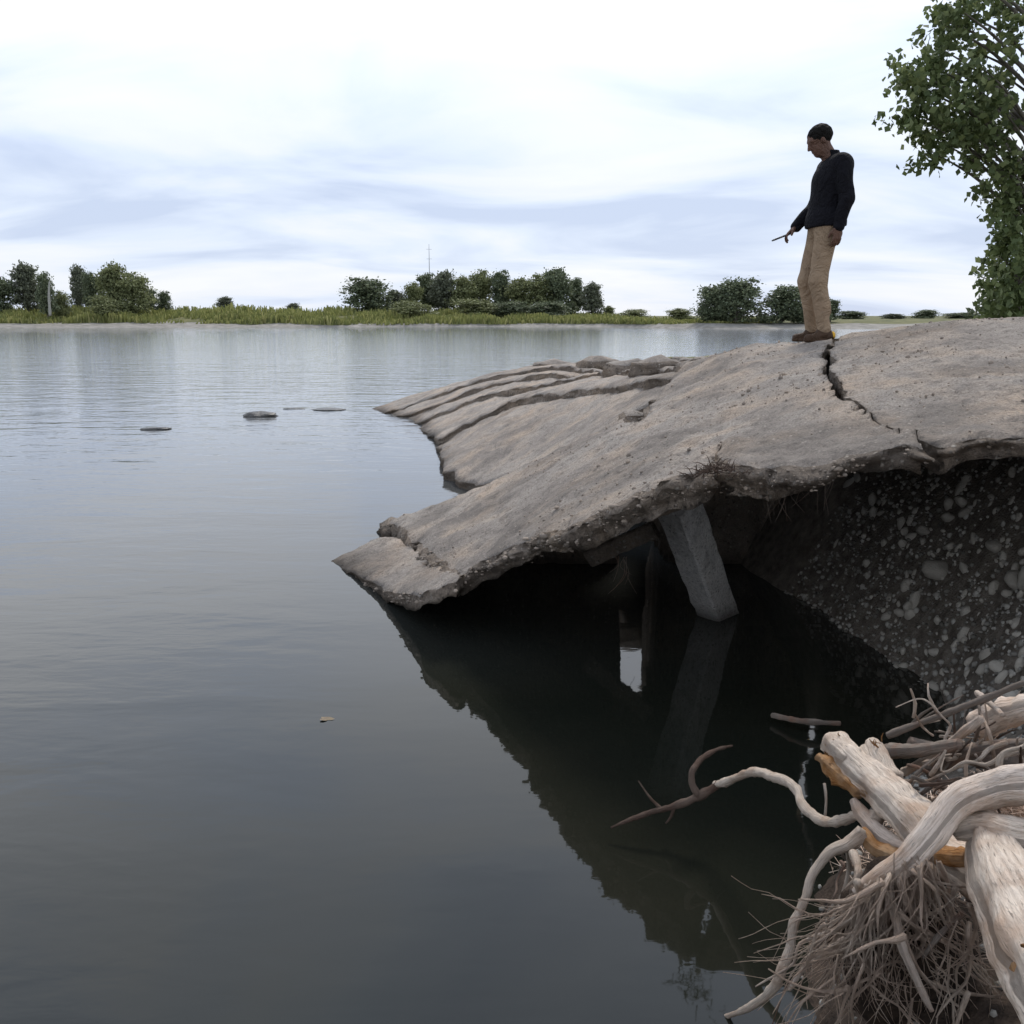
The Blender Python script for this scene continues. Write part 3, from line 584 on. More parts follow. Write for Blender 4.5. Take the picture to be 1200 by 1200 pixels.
TR = [ # px, top, base, half width px, prototype, extra depth, label
 (4,322,366,15,'d1',20,'dark tree cut by the left edge of the picture on the far bank','left'),
 (33,303,366,15,'g0',22,'tall rounded grey-green tree second from the left on the far bank','left'),
 (56,314,366,8,'d2',14,'narrow tree with a pale bare trunk beside the rounded tree on the far left bank','left'),
 (72,340,364,9,'o0',16,'low bush between the pale-trunked tree and the sky gap on the far left bank','left'),
 (94,306,362,9,'g0',30,'slim sparse tree just right of the sky gap on the far left bank','left'),
 (112,318,362,10,'d1',26,'slender dark tree close behind the tallest tree of the far left group','left'),
 (134,303,368,15,'o1',20,'tallest olive tree in the left group on the far bank','left'),
 (156,318,368,17,'o0',17,'broad olive tree sloping down right of the tallest tree of the left group','left'),
 (124,346,370,18,'o2',14,'wide pale olive shrub in front of the left tree group','left'),
 (174,336,366,9,'d2',24,'small dark tree near the right end of the left group','left'),
 (193,339,364,7,'d0',26,'small round dark tree standing last on the right of the left group','left'),
 (265,346,366,9,'g0',34,'small solitary grey-green tree on the grassy far bank','solitary'),
 (345,354,366,7,'g0',50,'tiny distant bush on the far bank between the solitary tree and the grove','solitary'),
 (433,322,370,25,'d0',20,'round dark tree at the left end of the central far grove','grove'),
 (462,338,369,11,'g0',24,'lower grey-green tree filling the dip beside the leftmost grove tree','grove'),
 (484,330,371,11,'o0',22,'dark olive tree third from the left in the far grove','grove'),
 (502,316,371,11,'d2',26,'narrow pointed tree under the mast in the far grove','grove'),
 (522,313,372,13,'g0',22,'tall grey-green tree right of the mast in the far grove','grove'),
 (545,320,372,13,'o1',20,'olive tree left of the centre of the far grove','grove'),
 (566,315,372,14,'o0',24,'broad olive tree at the centre of the far grove','grove'),
 (588,312,373,10,'d2',22,'dark spiky tree right of the centre of the far grove','grove'),
 (608,322,373,14,'o1',20,'rounded olive tree in the right half of the far grove','grove'),
 (632,320,373,16,'o0',19,'olive tree left of the tallest dark tree in the far grove','grove'),
 (655,313,374,17,'d1',20,'tallest dark tree near the right end of the far grove','grove'),
 (674,322,372,10,'d2',26,'narrow dark tree leaning over the sky gap of the far grove','grove'),
 (694,328,374,11,'g0',20,'slim bluish tree at the right end of the far grove','grove'),
 (640,352,376,22,'d0',12,'low dark bush in front of the right half of the far grove','grove'),
 (480,352,374,22,'o2',10,'low olive bush at the foot of the left part of the far grove','grove'),
 (560,350,375,26,'o2',10,'wide low olive bush at the foot of the middle of the far grove','grove'),
 (600,352,375,20,'d0',9,'low dark bush at the foot of the far grove right of its middle','grove'),
 (712,358,374,7,'o0',26,'tiny bush just right of the far grove','grove'),
 (742,362,375,16,'o2',30,'low olive hedge between the far grove and the round dark trees','right'),
 (797,361,378,14,'o0',22,'low bush left of the round dark trees on the far bank','right'),
 (838,334,386,17,'d1',10,'dark tree at the left shoulder of the round pair behind the man','right'),
 (862,322,387,24,'d0',9,'big round dark tree on the far bank left of the man','right'),
 (915,334,387,23,'d1',10,'round dark tree partly behind the left of the legs of the man','right'),
 (950,345,387,18,'d0',11,'dark tree hidden mostly behind the legs of the man','right'),
 (972,348,387,8,'d2',14,'narrow dark tree peeping out right of the legs of the man','right'),
 (1000,364,386,15,'d1',60,'low distant tree just right of the man over the slab edge','distant'),
 (1046,367,386,12,'g0',80,'low distant tree midway between the man and the leafy tree','distant'),
 (1083,362,386,13,'d0',80,'low distant tree nearest the leafy tree over the slab edge','distant'),
 (1125,366,386,20,'d1',90,'low distant tree behind the left side of the leafy tree','distant')]
GRP = {'left': 'trees of the left group on the far bank', 'solitary': 'solitary far bushes', 'grove': 'trees of the central far grove', 'right': 'dark trees on the far right bank', 'distant': 'low distant trees beyond the slab'}
for i, (px, top, base, hw, k, e, lab, g_) in enumerate(TR):
    X0 = (px-600)/F*170
    Y = float(Ys(X0))+e; p = atY(px, base, Y); q = atY(px, top, Y); z0 = float(farz(p[0], np.array(e*1.)))-.2
    o, Wd = proto(k); H = (q[2]-z0); s = H/10.; sx = hw/F*Y/Wd*1.45
    o.location = (p[0], Y, z0); o.scale = (sx, sx, s); o.rotation_euler = (0, 0, i*1.3)
    tag(o, lab, 'tree', GRP[g_])
pt = None
# pale standing trunk of the third tree and the mast
mb = MB(); Y = 158; b0 = atY(58, 362, Y); b1 = atY(58, 330, Y)
tube(mb, [(b0[0], Y, b0[2]-1, .22), (b0[0]+.1, Y, (b0[2]+b1[2])/2, .19), (b1[0], Y, b1[2], .12)], 8, .5, .15, 1.)
tag(mb.build('dead_tree_trunk', M_PALEBARK, origin=b0), 'pale bare standing trunk among the left trees on the far bank', 'dead tree')
Y = 420; b0 = atY(504, 372, Y); b1 = atY(504, 286, Y); mast = empty('radio_mast', (b0[0], Y, b0[2]))
mb = MB(); tube(mb, [(0, 0, -1, .22), (0, 0, (b1[2]-b0[2])*.6, .17), (0, 0, b1[2]-b0[2], .08)], 6, 3, 0, 1.); mb.build('mast_pole', M_MAST, mast)
for f in (.93, .8):
    mb = MB(); z = (b1[2]-b0[2])*f; tube(mb, [(-1.1, 0, z, .06), (1.1, 0, z, .06)], 5, 1, 0, 1.); mb.build('crossarm', M_MAST, mast)
tag(mast, 'thin faint mast rising above the central far grove', 'mast')
# the leafy tree on the near bank at the right
TY = 13.5; tb = np.array([atY(1206, 372, TY)[0], TY, 1.0]); root = empty('maple_tree', tb)
root.location = tb; g = np.random.default_rng(21)
def TP(px, py, dy=0.): return atY(px, py, TY+dy)-tb
mb = MB()
tube(mb, [(0, 0, -.4, .26), (.02, 0, 1.0, .19), (.1, .1, 2.6, .16), (.0, .1, 4.5, .13), (.2, 0, 6.5, .08), (.2, .1, 8.2, .03)], 12, .1, .12, 3., 1.)
trunk_ = mb.build('trunk', M_BARK, root)
tips = [(1078,125,.0),(1090,100,.3),(1085,80,-.3),(1105,75,.2),(1115,95,-.4),(1098,140,-.2),(1118,165,.1),(1112,178,-.1),(1128,140,.4),(1135,115,-.5),(1140,85,.2),(1128,60,-.2),(1120,30,.1),(1112,22,.5),(1132,8,-.4),(1150,20,.3),(1160,-20,.2),
        (1148,150,-.6),(1158,110,.0),(1160,60,.5),(1172,80,-.6),(1165,140,.3),(1158,178,-.2),(1170,170,.5),(1172,205,.1),(1168,222,-.3),(1178,232,.4),(1164,250,0),(1176,266,-.4),(1174,284,.3),(1162,300,.1),(1168,318,.4),(1160,335,.0),(1165,350,-.3),(1160,365,.3),(1172,352,-.1),(1172,300,.6),(1175,330,-.6),(1178,200,-.4),(1182,240,.2),(1190,275,-.5),
        (1180,120,.4),(1185,160,-.3),(1190,40,-.2),(1185,5,.6),(1195,90,.4),(1195,200,.3),(1198,330,.5),(1188,360,.0),(1180,-40,-.3),(1140,-30,0),(1196,130,-.7),(1180,355,-.7),(1175,372,.2),(1195,300,-.8)]
tips3 = [TP(t[0]-(20 if t[1] < 185 else -8)+(8 if t[1] < 60 else 0), t[1], t[2]) for t in tips]
for k in range(150):
    an = g.uniform(-2.6, 2.6); z = g.uniform(.5, 8.4); rr = (2.6 if z > 2.5 else 1.5)*math.sqrt(max(.05, 1-((z-4.2)/5.2)**2))*g.uniform(.5, 1.05)
    x = rr*math.cos(an); x = abs(x)*.8+.25; tips3.append(np.array([x+.3, rr*math.sin(an), z]))
LP = []
for k, tp in enumerate(tips3):
    z0 = np.clip(tp[2]-.55-.35*abs(tp[0]), .4, 7.5); base = np.array([.05, .05, z0]); mid = base*.45+tp*.55+np.array([0, 0, .12])
    tube(mb2 := MB(), [(*base, .035), (*mid, .02), (*tp, .006)], 6, .12, .1, 4., k); trunk_mb = mb2
    if k == 0: LB = MB()
    LB.add(mb2.v, mb2.f, 0, mb2.uv)
    for j in range(7):
        f = g.uniform(.45, 1.02); c = mid*(1-f)+tp*f if f > .3 else base
        c = tp+g.normal(size=3)*np.array([.10, .16, .10])*(1 if j < 6 else 1.4)+np.array([0, 0, -.02*j])
        LP.append(c+g.normal(size=(20, 3))*.065)
LP = np.vstack(LP)
V, F_ = leaves(LP, .10, 5, .72, .6); link(qmesh('crown', V, F_), 'crown', M_LEAFN, root, False)
LB.build('branches', M_BARK, root)
tag(root, 'leafy green tree at the right edge beyond the concrete slab', 'tree')
# undergrowth bush beneath it
broot = empty('bush', (tb[0]+.75, TY+1.2, 1.0)); P = []
for k in range(150):
    v = g.normal(size=3); v /= np.linalg.norm(v); P.append(np.array([.9*v[0], .9*v[1], .75+.8*v[2]])*g.uniform(.6, 1.05)+g.normal(size=(26, 3))*.08)
P = np.vstack(P); P = P[P[:, 2] > 0]; V, F_ = leaves(P, .10, 9, .6, .2); link(qmesh('foliage', V, F_), 'foliage', M_LEAFD, broot, False)
mb = MB()
for k in range(9): tube(mb, [(0, 0, -.2, .03), (g.normal()*.3, g.normal()*.3, .8, .02), (g.normal()*.6, g.normal()*.6, 1.4, .008)], 6, .1, .1, 3., k)
mb.build('stems', M_BARK, broot); tag(broot, 'dark bush under the leafy tree at the right edge', 'bush')
gt = np.random.default_rng(3)
mb = MB(); c0_ = np.array([*hb(838, 545), 0.]); c0_[2] = float(SB(c0_[None])[0])
for k in range(90):
    q = c0_+np.array([gt.normal()*.05, gt.normal()*.07+.03, 0]); q[2] = float(SB(q[None])[0])-.03; d = gt.normal(size=3)*.028; d[2] = abs(d[2])*.6
    tube(mb, [(*q, .0022), (*(q+d*.6+[0, 0, .008]), .0018), (*(q+d*1.2), .0006)], 4, .02, .2, 30, k)
tag(mb.build('dry_weed_tuft', M_BROWNROOT, origin=c0_), 'tuft of dry brown weeds in the concrete edge above the leaning post', 'weeds', kind='stuff')
for n_, (px, py, Y) in enumerate(((940,556,4.25),(962,556,4.2),(925,560,4.3),(725,662,5.5),(905,565,4.3))):
    mb = MB(); q = atY(px, py, Y); q[2] += .05
    for k in range(7):
        a = q+np.array([gt.normal()*.03, gt.normal()*.03, 0]); L_ = gt.uniform(.08, .24)
        tube(mb, [(*a, .0025), (a[0]+gt.normal()*.02, a[1]+gt.normal()*.02, a[2]-L_*.5, .002), (a[0]+gt.normal()*.04, a[1]+gt.normal()*.03, a[2]-L_, .0008)], 4, .02, .2, 30, k)
    tag(mb.build('hanging_roots', M_STICK, origin=q), ('thin roots hanging under the slab edge above the cobbles, second from right', 'thin roots hanging under the slab edge above the cobbles, rightmost', 'thin roots hanging under the slab edge, middle bunch', 'thin roots dangling in the dark left of the leaning post', 'thin roots hanging from the slab edge just right of the leaning post')[n_], 'roots', 'root bunches hanging under the slab')
# ------------------------------------------------------------------ rocks in the river
def rockmesh(sz, seed, sub=3, rough=.28, flat=1.):
    import bmesh
    bm = bmesh.new(); bmesh.ops.create_icosphere(bm, subdivisions=sub, radius=1)
    for v in bm.verts:
        d = 1+rough*fb(v.co, 1.1, seed, 3)+.06*nz3(v.co, 4, seed); v.co *= d; v.co.x *= sz[0]; v.co.y *= sz[1]; v.co.z *= sz[2]
    me = bpy.data.meshes.new('rock'); bm.to_mesh(me); bm.free(); return me
for px, py, w_, h_, lab in ((304,488,.30,.10,'dark rock breaking the river surface left of the slabs'),(183,503,.26,.035,'low submerged rock barely breaking the surface at left of the dark rock'),(385,480,.35,.028,'flat wet rock between the dark river rock and the slab point'),(345,479,.22,.02,'thin wet rock just right of the dark river rock')):
    p = atZ(px, py, 0); o = link(rockmesh((w_, w_*.7, h_), px*.1, 3), 'rock', M_DARKROCK, loc=p); tag(o, lab, 'rock', 'rocks in the river')
p = atZ(382, 843, 0); mb = MB(); V = []; 
for k in range(14):
    an = k/14*6.283; r = .022*(1+.35*math.cos(3*an)+.15*math.cos(5*an+1)); V.append((p[0]+r*math.cos(an)*1.3, p[1]+r*math.sin(an), .004+.003*math.sin(2*an)))
V.append((p[0], p[1], .003)); mb.add(V, [(14, k, (k+1) % 14) for k in range(14)])
M_LEAFB = simple('brown_leaf', (.16, .12, .08), (.24, .19, .12), 30, .7, .002)
tag(mb.build('leaf', M_LEAFB, origin=p), 'small brown leaf floating on the calm water in the foreground', 'leaf')
# ------------------------------------------------------------------ cobbles and gravel in the bank
def gpix(px, py):
    """where a sight line meets the bank"""
    ys = np.linspace(1.6, 6.5, 700); d = ray(px, py); P = np.array([0, 0, CAMZ])+d[None]*(ys/d[1])[:, None]; zz = ground(P[:, :2]); k = np.where(P[:, 2] < zz)[0]
    return P[k[0]] if len(k) else None
big = [(1100,668,.095,'largest pale cobble in the gravel bank under the right slab'),(1167,640,.06,'pale oblong cobble embedded upper right in the gravel bank'),(1082,622,.05,'round grey cobble left of the pale oblong one in the gravel bank'),
       (1035,602,.04,'grey cobble high in the bank close below the slab'),(1132,600,.045,'rounded cobble just under the slab overhang at right'),(1045,700,.04,'pale cobble low on the bank left of the largest cobble'),
       (1190,680,.06,'reddish grey cobble at the right picture edge in the bank'),(955,715,.028,'lone small pale cobble at the dark left side of the bank'),(1120,845,.05,'grey rounded rock lying in the debris pile'),(1165,822,.045,'tan cobble at the top of the debris pile')]
for i, (px, py, s, lab) in enumerate(big):
    p = gpix(px, py)
    if p is None: continue
    o = link(rockmesh((s, s*.75, s*.55), i*3.3+1, 3, .22), 'cobble', M_STONE, loc=p+np.array([0, -s*.1, 0])); o.rotation_euler = (.3, .1*i, i*.8); tag(o, lab, 'cobble')
cm = [rockmesh((1, .78, .62), 50+i*3.7, 2, .25) for i in range(6)]
for m_ in cm: m_.materials.append(M_STONE); m_.polygons.foreach_set('use_smooth', [True]*len(m_.polygons))
cnt = 0
for k in range(2600):
    px, py = random.uniform(880, 1230), random.uniform(548, 830)
    if px < 930+(py-570)*.52+random.uniform(-20, 30) and random.random() < .93: continue
    p = gpix(px, py)
    if p is None or cnt >= 250: continue
    s = random.choice((.009, .011, .014, .018, .022, .028, .034, .044)); o = bpy.data.objects.new('cobble', random.choice(cm)); COL.objects.link(o)
    o.location = p+np.array([0, s*.2, -s*.1]); o.scale = (s*random.uniform(.9, 1.5), s, s); o.rotation_euler = tuple(random.uniform(0, 6) for _ in range(3))
    tag(o, 'small grey cobble embedded in the dark eroded gravel bank below the slab', 'cobble', 'small cobbles in the eroded bank'); cnt += 1
Cn = rng.uniform((.3, 1.7), (4.2, 6.4), (26000, 2)); dd = sdist(Cn); Cn = Cn[(dd > -.12) & ((Cn[:, 1] > 3.2) | (rng.uniform(0, 1, len(Cn)) < .15))][:15000]; Zc = ground(Cn)
sz = rng.choice([.006, .009, .012, .018], len(Cn), p=[.3, .33, .25, .12])
A = rng.normal(size=(len(Cn), 3, 3)); Qm, _ = np.linalg.qr(A); sc3 = rng.uniform(.6, 1.3, (len(Cn), 1, 3))
Vp = np.einsum('nij,kj->nki', Qm, ICO)*sc3*sz[:, None, None]+np.c_[Cn, Zc+.004+np.array([fb((c[0], c[1], z), 2.6, 1, 4)*.05 for c, z in zip(Cn, Zc)])][:, None, :]
Fp = (ICF[None]+(np.arange(len(Cn))*len(ICO))[:, None, None]).reshape(-1, 3)
tag(link(qmesh('gravel', Vp.reshape(-1, 3), Fp), 'gravel', M_GRAVEL), kind='stuff')
# ------------------------------------------------------------------ driftwood root wad
def pth(lst): return [(*atY(px, py, Y), r) for px, py, Y, r in lst]
base = np.array([1.15, 2.15, .3]); RW = empty('driftwood_root_wad', base)
def part(name, paths, mt, **k):
    mb = MB()
    for p in paths: tube(mb, p, **k)
    mb.v = [tuple(np.array(v)-base) for v in mb.v]
    o = mb.build(name, mt, RW); return o
part('trunk', [pth([(977,872,2.62,.040),(1000,893,2.52,.046),(1035,925,2.40,.050),(1070,960,2.28,.054),(1110,1000,2.16,.058),(1160,1030,2.05,.066)])], M_DRIFT, n=22, step=.012, rough=.16, freq=16, seed=1., ridges=5)
part('stump', [pth([(1160,985,1.98,.045),(1178,1030,1.88,.070),(1208,1090,1.76,.085),(1252,1170,1.62,.095),(1310,1260,1.5,.10)])], M_DRIFT, n=26, step=.012, rough=.13, freq=10, seed=3., ridges=6)
tag(part('torn_bark', [pth([(1188,1105,1.72,.012),(1196,1135,1.68,.022),(1210,1170,1.64,.018)])], M_ORANGE, n=10, step=.012, rough=.4, freq=22, seed=4.), 'rusty orange torn bark on the stump')
part('knob', [pth([(1022,872,2.56,.022),(1030,888,2.5,.028),(1045,915,2.42,.03)]), pth([(1012,878,2.55,.018),(1022,895,2.49,.024)])], M_DRIFT, n=12, step=.012, rough=.25, freq=26, seed=5.)
part('knob', [pth([(973,866,2.60,.026),(985,878,2.56,.034),(1000,892,2.5,.03)])], M_DRIFT, n=12, step=.012, rough=.3, freq=26, seed=6.)
tag(part('torn_wood', [pth([(960,886,2.58,.014),(972,897,2.54,.026),(990,912,2.48,.024),(1008,930,2.42,.016)])], M_ORANGE, n=10, step=.01, rough=.45, freq=30, seed=7.), 'bright orange splintered wood at the broken end')
tag(part('torn_wood', [pth([(1010,975,2.32,.016),(1030,996,2.26,.020),(1062,1006,2.2,.022),(1100,1004,2.12,.024),(1135,1006,2.05,.02)])], M_ORANGE, n=10, step=.012, rough=.3, freq=26, seed=8.), 'orange torn wood under the trunk')
part('root', [pth([(1000,938,2.42,.012),(1015,960,2.36,.02),(1040,985,2.28,.024),(1075,1000,2.2,.022)])], M_PINK, n=12, step=.012, rough=.2, freq=20, seed=9.)
tag(part('root', [pth([(1004,1048,2.0,.016),(1030,1030,1.99,.024),(1062,1008,1.98,.030),(1092,975,1.99,.034),(1120,942,2.02,.037),(1160,925,2.03,.041),(1205,918,2.0,.046),(1270,920,1.95,.05)])], M_PINK, n=20, step=.012, rough=.13, freq=16, seed=10., ridges=4), 'thick pale arched root')
part('root', [pth([(1118,975,2.02,.02),(1150,968,2.0,.034),(1190,978,1.95,.04),(1250,990,1.9,.05)])], M_DRIFT, n=16, step=.012, rough=.2, freq=18, seed=11., ridges=4)
part('root', [pth([(1030,958,2.34,.016),(1008,955,2.42,.0145),(985,962,2.5,.014),(962,962,2.6,.015),(942,945,2.7,.0145),(930,922,2.8,.015),(905,910,2.9,.0155),(880,905,3.02,.0145),(855,915,3.12,.015),(838,920,3.18,.0125)])], M_DRIFT, n=12, step=.01, rough=.28, freq=22, seed=12.)
tag(part('root', [pth([(842,919,3.17,.0135),(825,930,3.18,.015),(800,942,3.19,.013),(770,950,3.2,.011),(740,960,3.2,.008),(716,970,3.2,.004)])], M_BROWNROOT, n=10, step=.01, rough=.3, freq=24, seed=13.), 'wet brown tapering root end over the water')
part('root', [pth([(818,932,3.18,.012),(811,918,3.19,.013),(812,902,3.2,.011),(824,888,3.25,.010),(842,878,3.3,.007),(858,874,3.35,.004)])], M_BROWNROOT, n=9, step=.01, rough=.3, freq=24, seed=14.)
part('root', [pth([(790,945,3.19,.007),(786,958,3.19,.005),(780,965,3.19,.003)])], M_BROWNROOT, n=7, step=.01, rough=.3, seed=15.)
part('root', [pth([(775,948,3.2,.006),(762,935,3.22,.004),(748,915,3.25,.002)])], M_BROWNROOT, n=7, step=.01, rough=.3, seed=15.5)
part('root', [pth([(1012,975,2.3,.018),(992,990,2.3,.017),(968,1002,2.29,.013),(952,1025,2.27,.011),(943,1055,2.24,.011),(931,1080,2.22,.0115),(925,1110,2.2,.012),(915,1140,2.18,.013),(905,1160,2.19,.011),(880,1180,2.24,.010),(845,1193,2.32,.006)])], M_DRIFT, n=12, step=.01, rough=.28, freq=22, seed=16.)
part('root', [pth([(1020,1080,2.0,.010),(995,1098,2.02,.009),(965,1118,2.05,.009),(945,1132,2.08,.006),(925,1160,2.1,.004)])], M_PINK, n=10, step=.01, rough=.25, freq=22, seed=17.)
part('root', [pth([(966,918,2.42,.004),(968,935,2.4,.004),(967,955,2.39,.004)])], M_DRIFT, n=7, step=.01, rough=.2, seed=18.)
part('root', [pth([(1035,1035,1.97,.012),(1048,1070,1.94,.011),(1058,1110,1.90,.010),(1075,1150,1.88,.008),(1092,1185,1.86,.005)])], M_PINK, n=10, step=.01, rough=.25, freq=22, seed=19.)
part('root', [pth([(1000,1000,2.25,.010),(1006,1025,2.15,.009),(990,1050,2.15,.008),(975,1085,2.14,.006),(968,1110,2.13,.004)])], M_DRIFT, n=9, step=.01, rough=.35, freq=22, seed=20.)
part('root', [pth([(1130,1070,1.92,.008),(1112,1085,1.92,.006),(1098,1100,1.9,.006),(1082,1122,1.9,.003)])], M_STICK, n=8, step=.01, rough=.3, seed=21.)
part('root', [pth([(1065,870,2.62,.018),(1100,880,2.6,.026),(1140,885,2.55,.03),(1190,895,2.45,.035)])], M_STICK, n=12, step=.012, rough=.2, seed=22.)
gg = np.random.default_rng(5)
c_ = atY(1075, 1090, 2.02); V = []; Fc = []
for v in ICO: pass
M_EARTH = simple('dark_root_earth', (.03, .02, .014), (.085, .058, .04), 22, .95, .02)
me_ = rockmesh((.17, .08, .19), 31.3, 4, .35); o_ = link(me_, 'soil_clump', [M_EARTH], RW, loc=c_-base+np.array([0, .06, -.09]))
mb = MB()
for k in range(46):
    e_ = random.choice(((965, 884, 2.58), (975, 900, 2.54), (1012, 932, 2.42), (1060, 1004, 2.2), (1115, 1004, 2.1), (1192, 1110, 1.68), (1024, 872, 2.54), (978, 868, 2.6)))
    px, py, Y = e_[0]+6+gg.normal()*3, e_[1]+gg.normal()*3, e_[2]-.02+gg.normal()*.012; r = gg.uniform(.001, .0035); an = gg.normal(2.3 if e_[0] < 1030 else .2, .5); ln = gg.uniform(5, 15)
    tube(mb, pth([(px, py, Y, r), (px+ln*.5*math.cos(an)+gg.normal()*2, py-ln*.5*math.sin(an), Y-.005, r*.8), (px+ln*math.cos(an), py-ln*math.sin(an), Y-.01, r*.2)]), 5, .01, .3, 60, k)
mb.v = [tuple(np.array(v)-base) for v in mb.v]; tag(mb.build('splinters', M_ORANGE, RW), kind='stuff')
def wander(px, py, Y, dx, dy, n, r, sd):
    q = np.random.default_rng(sd); out = []
    for j in range(n+1):
        out.append((px, py, Y, r*(1-.8*j/n))); px += dx+q.normal()*8; py += dy+q.normal()*7; Y += q.normal()*.02; dx += q.normal()*3; dy += q.normal()*3
    return pth(out)
for k, (px, py, Y, dx, dy, n_, r) in enumerate(((1010,970,2.36,-12,14,6,.006),(1005,985,2.3,-5,20,7,.006),(1000,1040,2.05,-14,16,7,.005),(1015,1060,2.0,-16,20,6,.006),(1100,1010,2.0,6,20,6,.006),(1120,1040,1.95,-8,20,7,.006),(1135,1060,1.9,2,22,6,.005),
        (1090,900,2.5,-10,12,5,.006),(1110,890,2.5,-12,-4,6,.006),(1150,905,2.35,-14,6,6,.008),(1080,930,2.45,10,-10,5,.006),(1170,900,2.3,8,-12,6,.008),(1130,870,2.5,-12,-8,6,.005),(1060,880,2.6,14,-6,7,.006),(1195,880,2.35,-12,4,7,.009),(985,1010,2.2,-4,18,6,.004),(1180,870,2.4,-16,8,7,.007))):
    part('root', [wander(px, py, Y, dx, dy, n_, r, 100+k)], random.choice((M_DRIFT, M_PINK, M_STICK, M_ROOTLET)), n=8, step=.012, rough=.35, freq=26, seed=40.+k)
def rootlet(k, thick):
    t = gg.uniform(0, 1); mode = gg.uniform()
    if mode < .74: px, py = 1003+105*t*gg.uniform(.6, 1), 1052-45*t+gg.normal()*8
    else: px, py = gg.uniform(965, 1140), gg.uniform(1060, 1175)
    Y = 2.0-.05*t+gg.normal()*.04-(py-1050)*.0006
    out = [(px, py, Y, thick)]; an = gg.normal(1.57+(.25 if px < 1040 else -.25), .26 if mode < .74 else .7); m = gg.integers(4, 8); cur = gg.normal()*.16
    for j in range(1, m+1):
        an += cur*.6+gg.normal()*.26; ln = gg.uniform(12, 32); px += ln*math.cos(an); py += ln*math.sin(an); Y += gg.normal()*.014-.004; out.append((px, py, Y, thick*(1-.8*j/m)))
    return pth(out)
for k in range(100):
    part('rootlet', [rootlet(k, min(.009, .0026*math.exp(abs(gg.normal())*.6)))], M_ROOTLET, n=5, step=.02, rough=.3, freq=40, seed=k*1.)
mb = MB()
for k in range(300): tube(mb, rootlet(k, gg.uniform(.001, .0022)), n=4, step=.03, rough=.2, freq=40, seed=k*1.)
mb.v = [tuple(np.array(v)-base) for v in mb.v]; tag(mb.build('fine_rootlets', M_ROOTLET, RW), kind='stuff')
tag(RW, 'bleached driftwood root wad with curling roots at the lower right corner', 'driftwood')
mb = MB(); tube(mb, [(*atZ(905,838,.03), .012), (*atZ(940,845,.05), .014), (*atZ(985,848,.05), .010)], 8, .01, .3, 20, 3.)
tag(mb.build('driftwood_stick', M_STICK, origin=atZ(940,845,0)), 'pale horizontal stick lying in the dark water below the bank', 'stick')
# debris pile on the right
pile = [((1040,862),(1120,832),(1200,800),.010,M_STICK,'thin dark branch arching over the top of the debris pile'),((1150,850),(1185,835),(1240,822),.042,M_PINK,'thick pinkish driftwood log at the top of the debris pile by the right edge'),
        ((1060,905),(1100,880),(1150,842),.013,M_PINK,'pale straight stick slanting up through the debris pile'),((1090,905),(1140,880),(1210,872),.022,M_STICK,'grey stick lying across the middle of the debris pile'),
        ((1040,880),(1075,880),(1125,872),.020,M_STICK,'short stub of grey wood behind the driftwood knobs'),((1145,812),(1158,822),(1175,838),.008,M_PINK,'short tan stick poking up from the debris pile')]
for i, (a, b, c, r, mt, lab) in enumerate(pile):
    mb = MB(); P = []
    for k, (px, py) in enumerate((a, b, c)):
        Yk = 2.75-.12*k-(py-800)*.0012; P.append((*atY(px, py, Yk), r*(1.1-.15*k)))
    tube(mb, P, 12, .012, .25, 20, i*2.); tag(mb.build('driftwood_stick', mt, origin=P[1][:3]), lab, 'stick')
sp_ = []
for k in range(60):
    px, py = random.uniform(1060, 1230), random.uniform(835, 930); an = random.uniform(-.9, .9)+(0 if random.random() < .7 else 1.4); ln = random.uniform(18, 60); Y = 2.7-(py-830)*.0035+random.uniform(-.1, .1)
    r = random.uniform(.002, .006); mb = MB(); dx, dy = ln*math.cos(an), -ln*math.sin(an)
    P = pth([(px, py, Y, r), (px+dx*.5+random.uniform(-5, 5), py+dy*.5+random.uniform(-5, 5), Y+random.uniform(-.05, .05), r*.9), (px+dx, py+dy, Y+random.uniform(-.1, .1), r*.5)])
    tube(mb, P, 6, .02, .3, 24, k*1.); tag(mb.build('twig', random.choice((M_STICK, M_ROOTLET, M_PINK, M_BROWNROOT)), origin=P[0][:3]), 'thin twig in the tangled debris pile above the thick arched root', 'twig', 'twigs in the debris pile')
gs = np.random.default_rng(77)
# matted soil mound the debris lies on
def mound(name, cx_, cy_, zt, rx, ry, mt, seed, kind='structure'):
    V = []; Fc = []; nr_, na = 16, 40
    for i in range(nr_+1):
        for j in range(na):
            r = i/nr_; an = j/na*6.283; x = cx_+rx*r*math.cos(an); y = cy_+ry*r*math.sin(an)
            z = zt*(1-r*r)-.15*r + fb((x, y, 0), 6, seed, 4)*.05; V.append((x, y, z))
    for i in range(nr_):
        for j in range(na):
            k = (j+1) % na; Fc.append((i*na+j, (i+1)*na+j, (i+1)*na+k, i*na+k))
    mb = MB(); mb.add(V, Fc); o = mb.build(name, mt); tag(o, kind=kind)
mp0 = atY(1165, 905, 2.55)
mound('debris_mound', mp0[0]+.35, 2.55, mp0[2]-.02, .75, .5, M_EARTH, 3)
nb = 9000; c = np.c_[rng.normal(mp0[0]+.2, .25, nb), rng.normal(2.52, .2, nb)]; zz = mp0[2]-.05-.35*((c[:, 0]-mp0[0]-.35)**2/.5+(c[:, 1]-2.55)**2/.25)+rng.uniform(-.02, .05, nb)
k_ = (c[:, 0] > 1.0); Cq = np.c_[c, zz][k_]; dq = rng.normal(size=(len(Cq), 3)); dq[:, 2] *= .4; dq /= np.linalg.norm(dq, axis=1)[:, None]; uq = np.cross(dq, rng.normal(size=dq.shape)); uq /= np.linalg.norm(uq, axis=1)[:, None]
